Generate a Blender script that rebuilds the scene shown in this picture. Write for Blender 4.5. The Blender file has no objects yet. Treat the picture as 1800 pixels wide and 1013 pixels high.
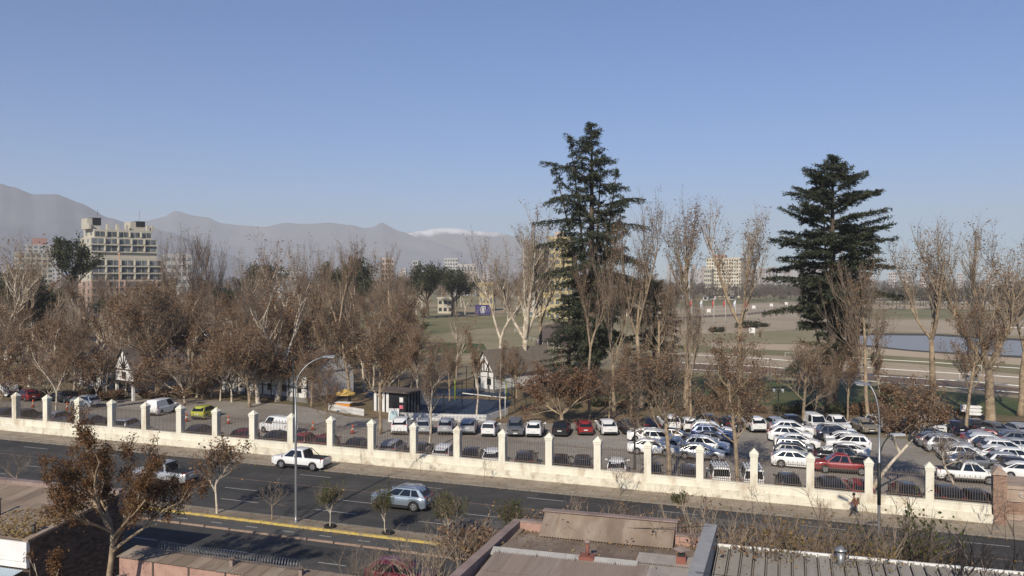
import bpy, math, random
import numpy as np
from mathutils import Vector, Matrix
R = math.radians
SC = bpy.context.scene
COL = SC.collection

# ------------------------------------------------------------------ camera, sky, sun, exposure
F, PIT, CH, YAW, SL = 1500.0, .0115, 17.8, .3122, .0184      # focal (px of 1800), pitch, height, yaw, street gradient
cam_d = bpy.data.cameras.new('camera'); cam = bpy.data.objects.new('camera', cam_d); COL.objects.link(cam)
cam.location = (0, 0, CH); cam.rotation_euler = (R(90) - PIT, 0, YAW)
cam_d.sensor_fit = 'HORIZONTAL'; cam_d.sensor_width = 36; cam_d.lens = 36 * F / 1800
cam_d.clip_start = .5; cam_d.clip_end = 40000
SC.camera = cam
SUN_EL = R(32)
world = bpy.data.worlds.new('World'); SC.world = world; world.use_nodes = True
wn = world.node_tree.nodes; wl = world.node_tree.links
bg = wn['Background']
sky = wn.new('ShaderNodeTexSky'); sky.sky_type = 'NISHITA'; sky.sun_disc = False
sky.sun_elevation = SUN_EL; sky.sun_rotation = R(180); sky.altitude = 500
sky.air_density = 1.0; sky.dust_density = 0.15; sky.ozone_density = 5.0
wb_ = wn.new('ShaderNodeMixRGB'); wb_.blend_type = 'MULTIPLY'; wb_.inputs[0].default_value = 1; wb_.inputs[2].default_value = (.74, 1.03, 1.40, 1)   # the camera's white balance, over the whole sky
wl.new(sky.outputs[0], wb_.inputs[1]); wl.new(wb_.outputs[0], bg.inputs[0]); bg.inputs[1].default_value = .075
sun_d = bpy.data.lights.new('sun', 'SUN'); sun = bpy.data.objects.new('sun', sun_d); COL.objects.link(sun)
sun_d.energy = 4.9; sun_d.angle = R(.53); sun_d.color = (1, .91, .77)
sun.rotation_euler = Vector((0.0, math.cos(SUN_EL), -math.sin(SUN_EL))).to_track_quat('-Z', 'Y').to_euler()
sun.location = (0, -50, 60)
vs = SC.view_settings; vs.view_transform = 'Standard'; vs.look = 'None'; vs.exposure = 0.0; vs.gamma = 1; vs.use_curve_mapping = False
try:
    SC.cycles.use_denoising = True; SC.cycles.max_bounces = 6; SC.cycles.diffuse_bounces = 3
    SC.cycles.volume_bounces = 1; SC.cycles.transparent_max_bounces = 8; SC.cycles.caustics_reflective = False
    SC.cycles.sample_clamp_indirect = 6
except Exception: pass
HAZE = 1.4e-4

# ------------------------------------------------------------------ geometry of the place
def G(x, y=0): return -SL * 250 * math.tanh(x / 250)          # the street climbs gently towards the left
def ray(px, py):
    a = (px - 900) / F; b = -(py - 506.5) / F
    c, s = math.cos(PIT), math.sin(PIT); fy = c + b * s; fz = b * c - s
    cy, sy = math.cos(YAW), math.sin(YAW)
    return (a * cy - fy * sy, a * sy + fy * cy, fz)
def P(px, py, h=0):
    d = ray(px, py); t = 100.
    for _ in range(60): t = (G(d[0] * t) + h - CH) / d[2]
    return (d[0] * t, d[1] * t)
def at(px, py, Y):
    d = ray(px, py); t = Y / d[1]; return (d[0] * t, Y, CH + d[2] * t)
def gx(px, Y):
    d = ray(px, 506.5); return d[0] / d[1] * Y
def top_z(px, py, x, y):
    d = ray(px, py); t = math.hypot(x, y) / math.hypot(d[0], d[1]); return CH + d[2] * t

# ------------------------------------------------------------------ helpers
class MB:
    def __init__(s): s.v = []; s.f = []; s.m = []; s.sm = []
    def face(s, idx, m=0, smooth=False): s.f.append(tuple(idx)); s.m.append(m); s.sm.append(smooth)
    def poly(s, pts, m=0):
        b = len(s.v); s.v += [tuple(p) for p in pts]; s.face(range(b, b + len(pts)), m); return s
    def hexa(s, p, m=0):                                      # 8 corners: bottom 4 ccw, top 4 ccw
        b = len(s.v); s.v += [tuple(q) for q in p]
        for q in ((3, 2, 1, 0), (4, 5, 6, 7), (0, 1, 5, 4), (1, 2, 6, 5), (2, 3, 7, 6), (3, 0, 4, 7)): s.face([b + k for k in q], m)
        return s
    def box(s, x0, x1, y0, y1, z0, z1, m=0):
        return s.hexa([(x0, y0, z0), (x1, y0, z0), (x1, y1, z0), (x0, y1, z0), (x0, y0, z1), (x1, y0, z1), (x1, y1, z1), (x0, y1, z1)], m)
    def bar(s, a, b, w, h=None, m=0):                         # square bar between two points
        a = Vector(a); b = Vector(b); d = (b - a).normalized(); h = h or w
        u = d.cross(Vector((0, 0, 1)));
        if u.length < .05: u = Vector((1, 0, 0))
        u = u.normalized() * w / 2; n = u.cross(d).normalized() * h / 2
        return s.hexa([a - u - n, a + u - n, b + u - n, b - u - n, a - u + n, a + u + n, b + u + n, b - u + n], m)
    def tube(s, pts, rad, n=6, m=0, cap=True, smooth=True):
        P_ = [Vector(p) for p in pts]; k = len(P_)
        if not hasattr(rad, '__len__'): rad = [rad] * k
        d = (P_[1] - P_[0]).normalized(); u = d.orthogonal().normalized(); base = len(s.v)
        for i in range(k):
            dd = (P_[min(i + 1, k - 1)] - P_[max(i - 1, 0)])
            if dd.length > 1e-9: d = dd.normalized()
            u = (u - d * u.dot(d))
            u = u.normalized() if u.length > 1e-6 else d.orthogonal().normalized()
            w = d.cross(u); r = rad[i]; p = P_[i]
            for j in range(n):
                a = 6.283185307 * j / n; q = p + u * (math.cos(a) * r) + w * (math.sin(a) * r); s.v.append((q.x, q.y, q.z))
        for i in range(k - 1):
            for j in range(n):
                a = base + i * n + j; b = base + i * n + (j + 1) % n; s.face((a, b, b + n, a + n), m, smooth)
        if cap and n > 2:
            s.face([base + j for j in range(n)][::-1], m); s.face([base + (k - 1) * n + j for j in range(n)], m)
        return s
    def lathe(s, prof, n=12, c=(0, 0, 0), m=0, smooth=True):
        base = len(s.v)
        for r, z in prof:
            for j in range(n):
                a = 2 * math.pi * j / n; s.v.append((c[0] + r * math.cos(a), c[1] + r * math.sin(a), c[2] + z))
        for i in range(len(prof) - 1):
            for j in range(n):
                a = base + i * n + j; b = base + i * n + (j + 1) % n; s.face((a, b, b + n, a + n), m, smooth)
        s.face([base + j for j in range(n)][::-1], m); s.face([base + (len(prof) - 1) * n + j for j in range(n)], m)
        return s
    def prism(s, pts, axis, a, b, m=0):                       # 2-D outline extruded along axis x / y / z
        def q(p, t): return {'x': (t, p[0], p[1]), 'y': (p[0], t, p[1]), 'z': (p[0], p[1], t)}[axis]
        n = len(pts); base = len(s.v); s.v += [q(p, a) for p in pts] + [q(p, b) for p in pts]
        s.face([base + i for i in range(n)][::-1], m); s.face([base + n + i for i in range(n)], m)
        for i in range(n):
            j = (i + 1) % n; s.face((base + i, base + j, base + n + j, base + n + i), m)
        return s
    def quads(s, A, m=0):                                     # numpy (n,4,3)
        base = len(s.v); s.v += [tuple(p) for p in A.reshape(-1, 3).tolist()]
        s.f += [(base + 4 * i, base + 4 * i + 1, base + 4 * i + 2, base + 4 * i + 3) for i in range(len(A))]
        s.m += [m] * len(A); s.sm += [False] * len(A); return s
    def mesh(s, name, mats):
        me = bpy.data.meshes.new(name); me.from_pydata(s.v, [], s.f)
        if not isinstance(mats, (list, tuple)): mats = [mats]
        [me.materials.append(m_) for m_ in mats if m_]
        me.polygons.foreach_set('material_index', s.m); me.polygons.foreach_set('use_smooth', s.sm)
        me.update(); return me
    def build(s, name, mats, parent=None, loc=(0, 0, 0), rz=0): return ob(name, s.mesh(name, mats), parent, loc, rz)
def recalc(me):
    import bmesh
    b = bmesh.new(); b.from_mesh(me); bmesh.ops.recalc_face_normals(b, faces=b.faces); b.to_mesh(me); b.free(); return me
def ob(name, me, parent=None, loc=(0, 0, 0), rz=0):
    o = bpy.data.objects.new(name, me); COL.objects.link(o); o.location = loc; o.rotation_euler = (0, 0, rz)
    if parent: o.parent = parent
    return o
def thing(name, label, cat, loc=(0, 0, 0), rz=0, group=None):
    o = ob(name, None, None, loc, rz); return tag(o, label, cat, group)
def tag(o, label, cat, group=None, kind=None):
    if label: o['label'] = label
    if cat: o['category'] = cat
    if group: o['group'] = group
    if kind: o['kind'] = kind
    return o
KIDS = {}
def copy_tree(o, parent=None):
    c = o.copy(); COL.objects.link(c)
    if parent: c.parent = parent
    for ch in list(o.children): copy_tree(ch, c)
    return c

# ------------------------------------------------------------------ materials
def M(name, c1, c2=None, scale=1.0, rough=.85, metal=0, spec=.3, bump=0, bscale=None, coat=0, coord='Object', detail=6, lo=.35, hi=.65, c3=None, s3=.1, stretch=None, emit=None, rand=0):
    m = bpy.data.materials.new(name); m.use_nodes = True; nt = m.node_tree; N = nt.nodes; L = nt.links
    b = N['Principled BSDF']; b.inputs['Roughness'].default_value = rough; b.inputs['Metallic'].default_value = metal
    b.inputs['Specular IOR Level'].default_value = spec
    if coat: b.inputs['Coat Weight'].default_value = coat; b.inputs['Coat Roughness'].default_value = .04
    col4 = lambda c: (c[0], c[1], c[2], 1)
    b.inputs['Base Color'].default_value = col4(c1)
    if c2 or bump or c3:
        if coord == 'World': g = N.new('ShaderNodeNewGeometry').outputs['Position']
        else: g = N.new('ShaderNodeTexCoord').outputs['Object']
        if stretch:
            mp = N.new('ShaderNodeMapping'); mp.inputs['Scale'].default_value = stretch; L.new(g, mp.inputs[0]); g = mp.outputs[0]
    out = None
    if c2:
        n = N.new('ShaderNodeTexNoise'); n.inputs['Scale'].default_value = scale; n.inputs['Detail'].default_value = detail; n.inputs['Roughness'].default_value = .62
        L.new(g, n.inputs['Vector'])
        r = N.new('ShaderNodeValToRGB'); r.color_ramp.elements[0].position = lo; r.color_ramp.elements[1].position = hi
        r.color_ramp.elements[0].color = col4(c1); r.color_ramp.elements[1].color = col4(c2); L.new(n.outputs[0], r.inputs[0]); out = r.outputs[0]
    if c3:
        n = N.new('ShaderNodeTexNoise'); n.inputs['Scale'].default_value = s3; n.inputs['Detail'].default_value = 7; n.inputs['Roughness'].default_value = .7; L.new(g, n.inputs['Vector'])
        r = N.new('ShaderNodeValToRGB'); r.color_ramp.elements[0].position = .5; r.color_ramp.elements[1].position = .66; L.new(n.outputs[0], r.inputs[0])
        mx = N.new('ShaderNodeMixRGB'); L.new(r.outputs[0], mx.inputs[0]); mx.inputs[1].default_value = col4(c1); mx.inputs[2].default_value = col4(c3)
        if out: L.new(out, mx.inputs[1])
        out = mx.outputs[0]
    if rand:                                                    # every island / object its own shade
        gi = N.new('ShaderNodeNewGeometry') if rand > 0 else N.new('ShaderNodeObjectInfo')
        ri = gi.outputs['Random Per Island'] if rand > 0 else gi.outputs['Random']
        mr = N.new('ShaderNodeMapRange'); mr.inputs[3].default_value = 1 - abs(rand); mr.inputs[4].default_value = 1 + abs(rand); L.new(ri, mr.inputs[0])
        hs = N.new('ShaderNodeHueSaturation'); L.new(mr.outputs[0], hs.inputs['Value']); hs.inputs['Color'].default_value = col4(c1)
        if out: L.new(out, hs.inputs['Color'])
        out = hs.outputs[0]
    if out: L.new(out, b.inputs['Base Color'])
    if bump:
        n = N.new('ShaderNodeTexNoise'); n.inputs['Scale'].default_value = bscale or scale * 4; n.inputs['Detail'].default_value = 5; L.new(g, n.inputs['Vector'])
        bp = N.new('ShaderNodeBump'); bp.inputs['Strength'].default_value = bump; bp.inputs['Distance'].default_value = .05; L.new(n.outputs[0], bp.inputs['Height']); L.new(bp.outputs[0], b.inputs['Normal'])
    return m
def leaf_mat(name, cols, trans=.25):
    m = bpy.data.materials.new(name); m.use_nodes = True; nt = m.node_tree; N = nt.nodes; L = nt.links
    b = N['Principled BSDF']; b.inputs['Roughness'].default_value = .75; b.inputs['Specular IOR Level'].default_value = .2
    g = N.new('ShaderNodeNewGeometry'); r = N.new('ShaderNodeValToRGB'); e = r.color_ramp.elements
    while len(e) < len(cols): e.new(.5)
    for i, c in enumerate(cols): e[i].position = i / (len(cols) - 1); e[i].color = (*c, 1)
    L.new(g.outputs['Random Per Island'], r.inputs[0]); L.new(r.outputs[0], b.inputs['Base Color'])
    t = N.new('ShaderNodeBsdfTranslucent'); L.new(r.outputs[0], t.inputs[0]); mx = N.new('ShaderNodeMixShader'); mx.inputs[0].default_value = trans
    L.new(b.outputs[0], mx.inputs[1]); L.new(t.outputs[0], mx.inputs[2]); L.new(mx.outputs[0], N['Material Output'].inputs[0]); return m
def speckle_mat(name, cols, scales, rough=.9, bump=.3, bs=6, brick=None, cracks=0, wear=None):
    """ground: two or three noises over one another in world coordinates"""
    m = bpy.data.materials.new(name); m.use_nodes = True; nt = m.node_tree; N = nt.nodes; L = nt.links
    b = N['Principled BSDF']; b.inputs['Roughness'].default_value = rough; b.inputs['Specular IOR Level'].default_value = .25
    g = N.new('ShaderNodeNewGeometry').outputs['Position']; out = None
    for i, c in enumerate(cols[1:]):
        n = N.new('ShaderNodeTexNoise'); n.inputs['Scale'].default_value = scales[i]; n.inputs['Detail'].default_value = 8; n.inputs['Roughness'].default_value = .68
        mp = N.new('ShaderNodeMapping'); mp.inputs['Location'].default_value = (13.7 * i, 5.1 * i, 0); L.new(g, mp.inputs[0]); L.new(mp.outputs[0], n.inputs['Vector'])
        r = N.new('ShaderNodeValToRGB'); r.color_ramp.elements[0].position = .42; r.color_ramp.elements[1].position = .62; L.new(n.outputs[0], r.inputs[0])
        mx = N.new('ShaderNodeMixRGB'); L.new(r.outputs[0], mx.inputs[0]); mx.inputs[1].default_value = (*cols[0], 1); mx.inputs[2].default_value = (*c, 1)
        if out: L.new(out, mx.inputs[1])
        out = mx.outputs[0]
    if brick:
        bt = N.new('ShaderNodeTexBrick'); bt.inputs['Scale'].default_value = 1; bt.inputs['Brick Width'].default_value = brick[0]; bt.inputs['Row Height'].default_value = brick[1]
        bt.inputs['Mortar Size'].default_value = brick[2]; bt.inputs['Color1'].default_value = (1, 1, 1, 1); bt.inputs['Color2'].default_value = (.78, .78, .78, 1); bt.inputs['Mortar'].default_value = (.55, .55, .55, 1)
        rt = N.new('ShaderNodeMapping'); rt.inputs['Rotation'].default_value = (0, 0, .3); L.new(g, rt.inputs[0]); L.new(rt.outputs[0], bt.inputs['Vector'])
        mx = N.new('ShaderNodeMixRGB'); mx.blend_type = 'MULTIPLY'; mx.inputs[0].default_value = 1; L.new(out, mx.inputs[1]); L.new(bt.outputs[0], mx.inputs[2]); out = mx.outputs[0]
    if wear:                                                     # long bands worn by tyres, and oil drips between them
        mp = N.new('ShaderNodeMapping'); mp.inputs['Scale'].default_value = (.012, .85, 1); L.new(g, mp.inputs[0])
        n = N.new('ShaderNodeTexNoise'); n.inputs['Scale'].default_value = 1; n.inputs['Detail'].default_value = 5; n.inputs['Roughness'].default_value = .6; L.new(mp.outputs[0], n.inputs['Vector'])
        mr = N.new('ShaderNodeMapRange'); mr.inputs[1].default_value = .3; mr.inputs[2].default_value = .7; mr.inputs[3].default_value = 1 - wear; mr.inputs[4].default_value = 1 + wear; L.new(n.outputs[0], mr.inputs[0])
        mx = N.new('ShaderNodeMixRGB'); mx.blend_type = 'MULTIPLY'; mx.inputs[0].default_value = 1; L.new(out, mx.inputs[1]); L.new(mr.outputs[0], mx.inputs[2]); out = mx.outputs[0]
    if cracks:
        v = N.new('ShaderNodeTexVoronoi'); v.feature = 'DISTANCE_TO_EDGE'; v.inputs['Scale'].default_value = cracks; L.new(g, v.inputs['Vector'])
        r = N.new('ShaderNodeValToRGB'); r.color_ramp.elements[0].position = 0; r.color_ramp.elements[1].position = .012; r.color_ramp.elements[0].color = (.45, .45, .45, 1); L.new(v.outputs[0], r.inputs[0])
        mx = N.new('ShaderNodeMixRGB'); mx.blend_type = 'MULTIPLY'; mx.inputs[0].default_value = .6; L.new(out, mx.inputs[1]); L.new(r.outputs[0], mx.inputs[2]); out = mx.outputs[0]
    L.new(out, b.inputs['Base Color'])
    n = N.new('ShaderNodeTexNoise'); n.inputs['Scale'].default_value = bs; n.inputs['Detail'].default_value = 6; L.new(g, n.inputs['Vector'])
    bp = N.new('ShaderNodeBump'); bp.inputs['Strength'].default_value = bump; bp.inputs['Distance'].default_value = .08; L.new(n.outputs[0], bp.inputs['Height']); L.new(bp.outputs[0], b.inputs['Normal'])
    return m
# ------------------------------------------------------------------ the setting: ground, roads, lot, track
m_ground = speckle_mat('dry_ground', [(.20, .155, .105), (.28, .22, .145), (.15, .14, .07)], [.05, .011], bump=.4, bs=1.5)
m_asphalt = speckle_mat('asphalt', [(.062, .059, .055), (.082, .077, .071), (.048, .046, .044)], [.5, .09], rough=.88, bump=.12, bs=18, cracks=.11, wear=.22)
m_asphalt2 = speckle_mat('bike_asphalt', [(.085, .082, .076), (.105, .10, .092)], [.5], rough=.9, bump=.1, bs=18)
m_walk = speckle_mat('sidewalk_concrete', [(.31, .255, .185), (.36, .30, .225), (.23, .19, .14)], [1.1, .25], bump=.3, bs=5)
m_slab = speckle_mat('slab_concrete', [(.33, .275, .205), (.38, .32, .245), (.25, .205, .155)], [1.3, .31], bump=.25, bs=6)
m_dirt = speckle_mat('median_dirt', [(.25, .205, .15), (.30, .25, .185), (.17, .135, .10)], [1.6, .4], bump=.6, bs=4)
m_lot = speckle_mat('lot_pavers', [(.36, .32, .27), (.40, .36, .305), (.29, .25, .205)], [.45, .09], brick=(.42, .21, .022), bump=.35, bs=5)
m_leafground = speckle_mat('leafy_lawn', [(.22, .155, .095), (.27, .19, .115), (.12, .11, .05), (.15, .105, .062)], [.9, .14, 3.5], bump=.8, bs=3)
m_lawn = speckle_mat('green_lawn', [(.05, .078, .022), (.075, .10, .032), (.12, .11, .05)], [.3, .06], bump=.5, bs=3)
m_field = speckle_mat('dry_field', [(.29, .235, .14), (.37, .29, .19), (.19, .18, .085)], [.03, .012], bump=.4, bs=1)
m_sand = speckle_mat('sand_track', [(.40, .32, .215), (.44, .355, .25), (.34, .27, .185)], [.08, .02], bump=.3, bs=1.2)
m_sandp = speckle_mat('pale_sand', [(.45, .35, .235), (.49, .385, .265)], [.05], bump=.3, bs=1.2)
m_brown = speckle_mat('harrowed_track', [(.145, .10, .075), (.18, .13, .095)], [.15], bump=.5, bs=2)
m_grassd = speckle_mat('turf_track', [(.20, .18, .09), (.25, .215, .12), (.15, .15, .065)], [.06, .015], bump=.4, bs=1.5)
m_white_line = M('white_line_paint', (.42, .41, .38), (.2, .195, .185), 6, coord='World', lo=.45, hi=.75)
m_pink_line = M('worn_red_line_paint', (.20, .135, .105), (.10, .085, .075), 3, coord='World')
m_yellow = M('yellow_kerb_paint', (.58, .42, .09), (.40, .31, .12), 3, coord='World', bump=.2, c3=(.25, .21, .15), s3=2.2)
m_kerb = M('kerb_concrete', (.25, .22, .18), (.17, .15, .125), 3, coord='World', bump=.3)
m_water = M('pond_water', (.27, .265, .245), rough=.35, spec=.12, bump=.4, bscale=.6, coord='World')
m_padel = M('blue_court', (.025, .042, .075), (.035, .055, .09), 1, rough=.8, coord='World')

def structure(o): o['kind'] = 'structure'; return o
def strip(name, mat, x0, x1, y0, y1, off, step=4.):
    b = MB(); n = max(1, int((x1 - x0) / step))
    for i in range(n + 1):
        x = x0 + (x1 - x0) * i / n; b.v += [(x, y0, G(x) + off), (x, y1, G(x) + off)]
    for i in range(n): b.face((2 * i, 2 * i + 2, 2 * i + 3, 2 * i + 1))
    return structure(b.build(name, mat))
def band(name, mat, near, far, off, across=6, along=24):
    """sheet between two ground polylines"""
    def samp(pl, n):
        pl = [Vector((p[0], p[1])) for p in pl]; ls = [0]
        for a, b in zip(pl, pl[1:]): ls.append(ls[-1] + (b - a).length)
        out = []
        for k in range(n + 1):
            t = ls[-1] * k / n; i = 0
            while i < len(pl) - 2 and ls[i + 1] < t: i += 1
            w = (t - ls[i]) / max(1e-6, ls[i + 1] - ls[i]); out.append(pl[i].lerp(pl[i + 1], w))
        return out
    A = samp(near, along); B = samp(far, along); b = MB()
    for a, c in zip(A, B):
        for j in range(across + 1):
            p = a.lerp(c, j / across); b.v.append((p.x, p.y, G(p.x) + off))
    w = across + 1
    for i in range(along):
        for j in range(across): b.face((i * w + j, (i + 1) * w + j, (i + 1) * w + j + 1, i * w + j + 1))
    o = structure(b.build(name, mat)); recalc(o.data); return o
def pp(*px): return [P(*q) for q in px]

gb = MB(); xs = sorted(set([-9000, -6000, -4000, -2500, -1500, -1000] + list(range(-800, 801, 40)) + [1000, 1500, 2500, 4000, 6000, 9000])); ys = [-300, -60, 0, 60, 120, 240, 480, 900, 1800, 3600, 7000, 11000]
for x in xs:
    for y in ys: gb.v.append((x, y, G(x)))
for i in range(len(xs) - 1):
    for j in range(len(ys) - 1): w = len(ys); gb.face((i * w + j, (i + 1) * w + j, (i + 1) * w + j + 1, i * w + j + 1))
structure(gb.build('ground', m_ground))
XL, XR = -170, 75
strip('road', m_asphalt, XL, XR, 42.3, 66.6, .02)
strip('bike_lane', m_asphalt2, XL, XR, 49.35, 51.15, .026)
# far pavement: body, kerb stones, slabs
pv = strip('pavement', m_walk, XL, XR, 66.78, 70.2, .13)
kb = MB()
n = int((XR - XL) / 4)
kerb_me = MB().box(0, .98, 0, .18, -.1, .14).mesh('kerb_stone', m_kerb)
far_kerb = strip('kerb', m_kerb, XL, XR, 66.62, 66.78, .10)
yk_me = MB().hexa([(0, 0, -.1), (1.19, 0, -.1), (1.19, .22, -.1), (0, .22, -.1), (0, .03, .15), (1.19, .03, .15), (1.19, .22, .15), (0, .22, .15)]).mesh('yellow_kerb_stone', m_yellow)
for i in range(int(-84), 26):
    o = ob('kerb_stone', kerb_me, far_kerb, (i * 1.0, 66.6, G(i)))
med = strip('median', m_dirt, XL, XR, 51.4, 52.75, .12)
for i in range(-62, -8):
    x = i * 1.2; o = ob('kerb_stone', yk_me, med, (x, 51.17, G(x) + random.uniform(-.01, .01)))
for i in range(-62, 16):
    x = i * 1.0; ob('kerb_stone', kerb_me, med, (x, 52.75, G(x) - .02))
rng = random.Random(4)
slab_mes = [MB().hexa([(0, 0, -.02), (1.46, 0, -.02), (1.46, 1.02, -.02), (0, 1.02, -.02), (0, 0, .012), (1.46, 0, .012), (1.46, 1.02, .012), (0, 1.02, .012)]).mesh('paving_slab', m_slab)]
for i in range(-52, 14):
    for j in range(2):
        if rng.random() < .86:
            x = i * 1.5 + rng.uniform(-.02, .02); o = ob('paving_slab', slab_mes[0], pv, (x, 67.75 + j * 1.06, G(x) + .135 + rng.uniform(-.006, .01)), rng.uniform(-.008, .008))
            o.rotation_euler = (rng.uniform(-.006, .006), .018 + rng.uniform(-.005, .005), rng.uniform(-.008, .008))
strip('near_pavement', m_walk, XL, XR, 30, 42.15, .12)
nk = strip('near_kerb', m_kerb, XL, XR, 42.16, 42.3, .10)
for i in range(-52, -14): ob('kerb_stone', kerb_me, nk, (i, 42.15, G(i) - .01))
# patches and covers let into the asphalt
m_patch = speckle_mat('asphalt_patch', [(.04, .039, .038), (.052, .05, .048)], [.8], bump=.15, bs=18); m_patch2 = speckle_mat('pale_asphalt_patch', [(.095, .09, .082), (.115, .107, .097)], [.8], bump=.15, bs=18)
for i, (x0, x1, y0, y1) in enumerate(((-52, -44.5, 62.2, 63.9), (-24, -13, 56.1, 57.7), (-38, -33.5, 59.4, 60.9), (-7, 6, 62.5, 64.2), (-30.5, -26, 46.3, 48.2), (-58, -49, 53.4, 54.9), (-19, -16.2, 64.9, 66.3), (2, 9, 57, 58.2))): strip('asphalt_patch', (m_patch, m_patch2)[i % 2], x0, x1, y0, y1, .024 + .001 * i, 1.5)
mh_ = MB().lathe([(.34, 0), (.34, .012), (.3, .016)], 16); mhm = mh_.mesh('manhole_cover', M('cast_iron', (.06, .055, .05), rough=.6, metal=.3))
for i, (x, y, l_) in enumerate(((-36.5, 57.2, 'round iron manhole cover between the lamp post and the blue-grey SUV'), (-12.4, 63.0, 'round iron manhole cover on the far lane below the twisted sapling'), (-29.0, 47.6, 'round iron manhole cover on the near carriageway'))): tag(ob('manhole_cover', mhm, None, (x, y, G(x) + .03)), l_, 'manhole cover', 'manhole covers')
# painted lines
mk = MB()
def dash(b, x0, x1, y, w=.12, off=.032):
    b.v += [(x0, y - w / 2, G(x0) + off), (x1, y - w / 2, G(x1) + off), (x1, y + w / 2, G(x1) + off), (x0, y + w / 2, G(x0) + off)]; k = len(b.v); b.face((k - 4, k - 3, k - 2, k - 1))
rows = [(64.65, -40.2, 3.0, 10.3), (58.6, -33.0, 3.1, 10.4), (55.62, -33.3, 3.4, 8.3), (45.58, -40.9, 1.9, 6.9)]
for y, ph, ln, per in rows:
    for k in range(-7, 6): dash(mk, ph + k * per, ph + k * per + ln, y, .11)
for k in range(-16, 14): dash(mk, -44.1 + k * 2.87, -43.2 + k * 2.87, 50.22, .11, .036)
structure(mk.build('road_markings', m_white_line))
rb = MB()
for k in range(-80, 30):
    if rng.random() < .93: dash(rb, k * 1.5, k * 1.5 + 1.46, 61.5 + rng.uniform(-.015, .015), .22, .033)
rs = structure(rb.build('red_road_marking', m_pink_line))
# low divider blocks along the bike lane
dv = strip('bike_lane_divider', m_pink_line, XL, XR, 49.08, 49.22, .034)
blk = MB().hexa([(0, 0, -.05), (1.92, 0, -.05), (1.92, .2, -.05), (0, .2, -.05), (.03, .05, .09), (1.89, .05, .09), (1.89, .15, .09), (.03, .15, .09)]).mesh('divider_block', M('divider_paint', (.29, .20, .15), (.21, .165, .13), 3, coord='World', bump=.2))
for k in range(-30, -2): x = k * 2.0; ob('divider_block', blk, dv, (x, 49.05, G(x) + .02))
stud = M('amber_reflector', (.7, .38, .04), rough=.3)
st = MB().hexa([(0, 0, 0), (.14, 0, 0), (.14, .12, 0), (0, .12, 0), (.03, .03, .03), (.11, .03, .03), (.11, .09, .03), (.03, .09, .03)]).mesh('road_stud', stud)
for k in range(-16, 10): x = k * 3.2 + 1; ob('road_stud', st, rs, (x, 61.3, G(x) + .035))
# parking lot, leaf-strewn strip, lawns
strip('parking_lot', m_lot, -165, 75, 70.25, 104, .05)
lc = [P(0, 705), P(300, 700), P(520, 712), P(620, 735), P(900, 745), P(1200, 745), P(1500, 742), P(1800, 742)]
lf = [P(0, 640), P(400, 640), P(620, 650), P(800, 668), P(1100, 672), P(1400, 690), P(1600, 700), P(1800, 715)]
band('leafy_verge', m_leafground, lc, lf, .09, 8, 40)
band('lawn', m_lawn, pp((1000, 705), (1250, 712), (1500, 718), (1680, 722), (1830, 738)), pp((1000, 655), (1250, 665), (1450, 676), (1600, 684), (1830, 705)), .12, 5, 20)
# race course
band('course_turf', m_field, pp((600, 640), (900, 640), (1200, 660), (1450, 672), (1600, 684), (1850, 706)), pp((500, 515), (900, 520), (1200, 522), (1500, 516), (1850, 514)), .03, 40, 60)
band('green_turf', m_lawn, pp((740, 620), (860, 622)), pp((770, 602), (850, 605)), .05)
band('green_turf', m_grassd, pp((735, 592), (830, 580), (930, 570), (1000, 562)), pp((745, 566), (830, 560), (930, 552), (1000, 548)), .05)
band('harrowed_track', m_brown, pp((940, 607), (1000, 611), (1060, 612)), pp((955, 572), (1000, 566), (1080, 562)), .06)
band('harrowed_track', m_brown, pp((1180, 653), (1350, 657), (1450, 663), (1600, 674), (1830, 700)), pp((1180, 637), (1350, 645), (1450, 652), (1600, 662), (1830, 688)), .06)
band('sand_track', m_sand, pp((1150, 634), (1350, 644), (1450, 651), (1600, 661), (1830, 687)), pp((1150, 618), (1350, 625), (1450, 631), (1600, 640), (1830, 663)), .055)
band('turf_track', m_grassd, pp((1150, 617), (1350, 624), (1450, 630), (1600, 639), (1830, 661)), pp((1150, 606), (1350, 612), (1450, 618), (1600, 627), (1830, 644)), .05)
band('sand_track', m_sandp, pp((1250, 612), (1450, 619), (1600, 628), (1830, 645)), pp((1250, 603), (1450, 607), (1600, 615), (1830, 632)), .055)
band('dry_turf', m_field, pp((1250, 603), (1450, 606), (1560, 611)), pp((1240, 588), (1380, 588), (1470, 596)), .05)
band('sand_track', m_sand, pp((1150, 590), (1330, 584), (1420, 578), (1500, 586)), pp((1150, 545), (1330, 532), (1420, 528), (1500, 545)), .055)
band('turf_track', m_grassd, pp((1150, 545), (1330, 533), (1420, 530)), pp((1150, 535), (1330, 523), (1420, 520)), .065)
band('harrowed_track', m_brown, pp((1170, 562), (1300, 556), (1420, 542)), pp((1170, 558), (1300, 552), (1420, 539)), .075)
band('turf_track', m_grassd, pp((1540, 556), (1680, 557), (1830, 558)), pp((1540, 543), (1680, 544), (1830, 546)), .055)
band('sand_track', m_sandp, pp((1500, 543), (1680, 543), (1830, 545)), pp((1500, 536), (1680, 536), (1830, 537)), .055)
band('sand_track', m_sand, pp((1530, 581), (1680, 587), (1830, 592)), pp((1530, 562), (1680, 562), (1830, 564)), .055)
band('harrowed_track', m_brown, pp((1500, 529), (1680, 529), (1830, 531)), pp((1500, 525), (1680, 525), (1830, 526)), .07)
band('bank', M('dark_bank', (.045, .04, .032), (.1, .085, .06), .5, coord='World', bump=.6), pp((1450, 600), (1510, 609), (1600, 618), (1700, 625), (1830, 632)), pp((1462, 590), (1530, 586), (1640, 587), (1720, 592), (1830, 598)), .07)
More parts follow.
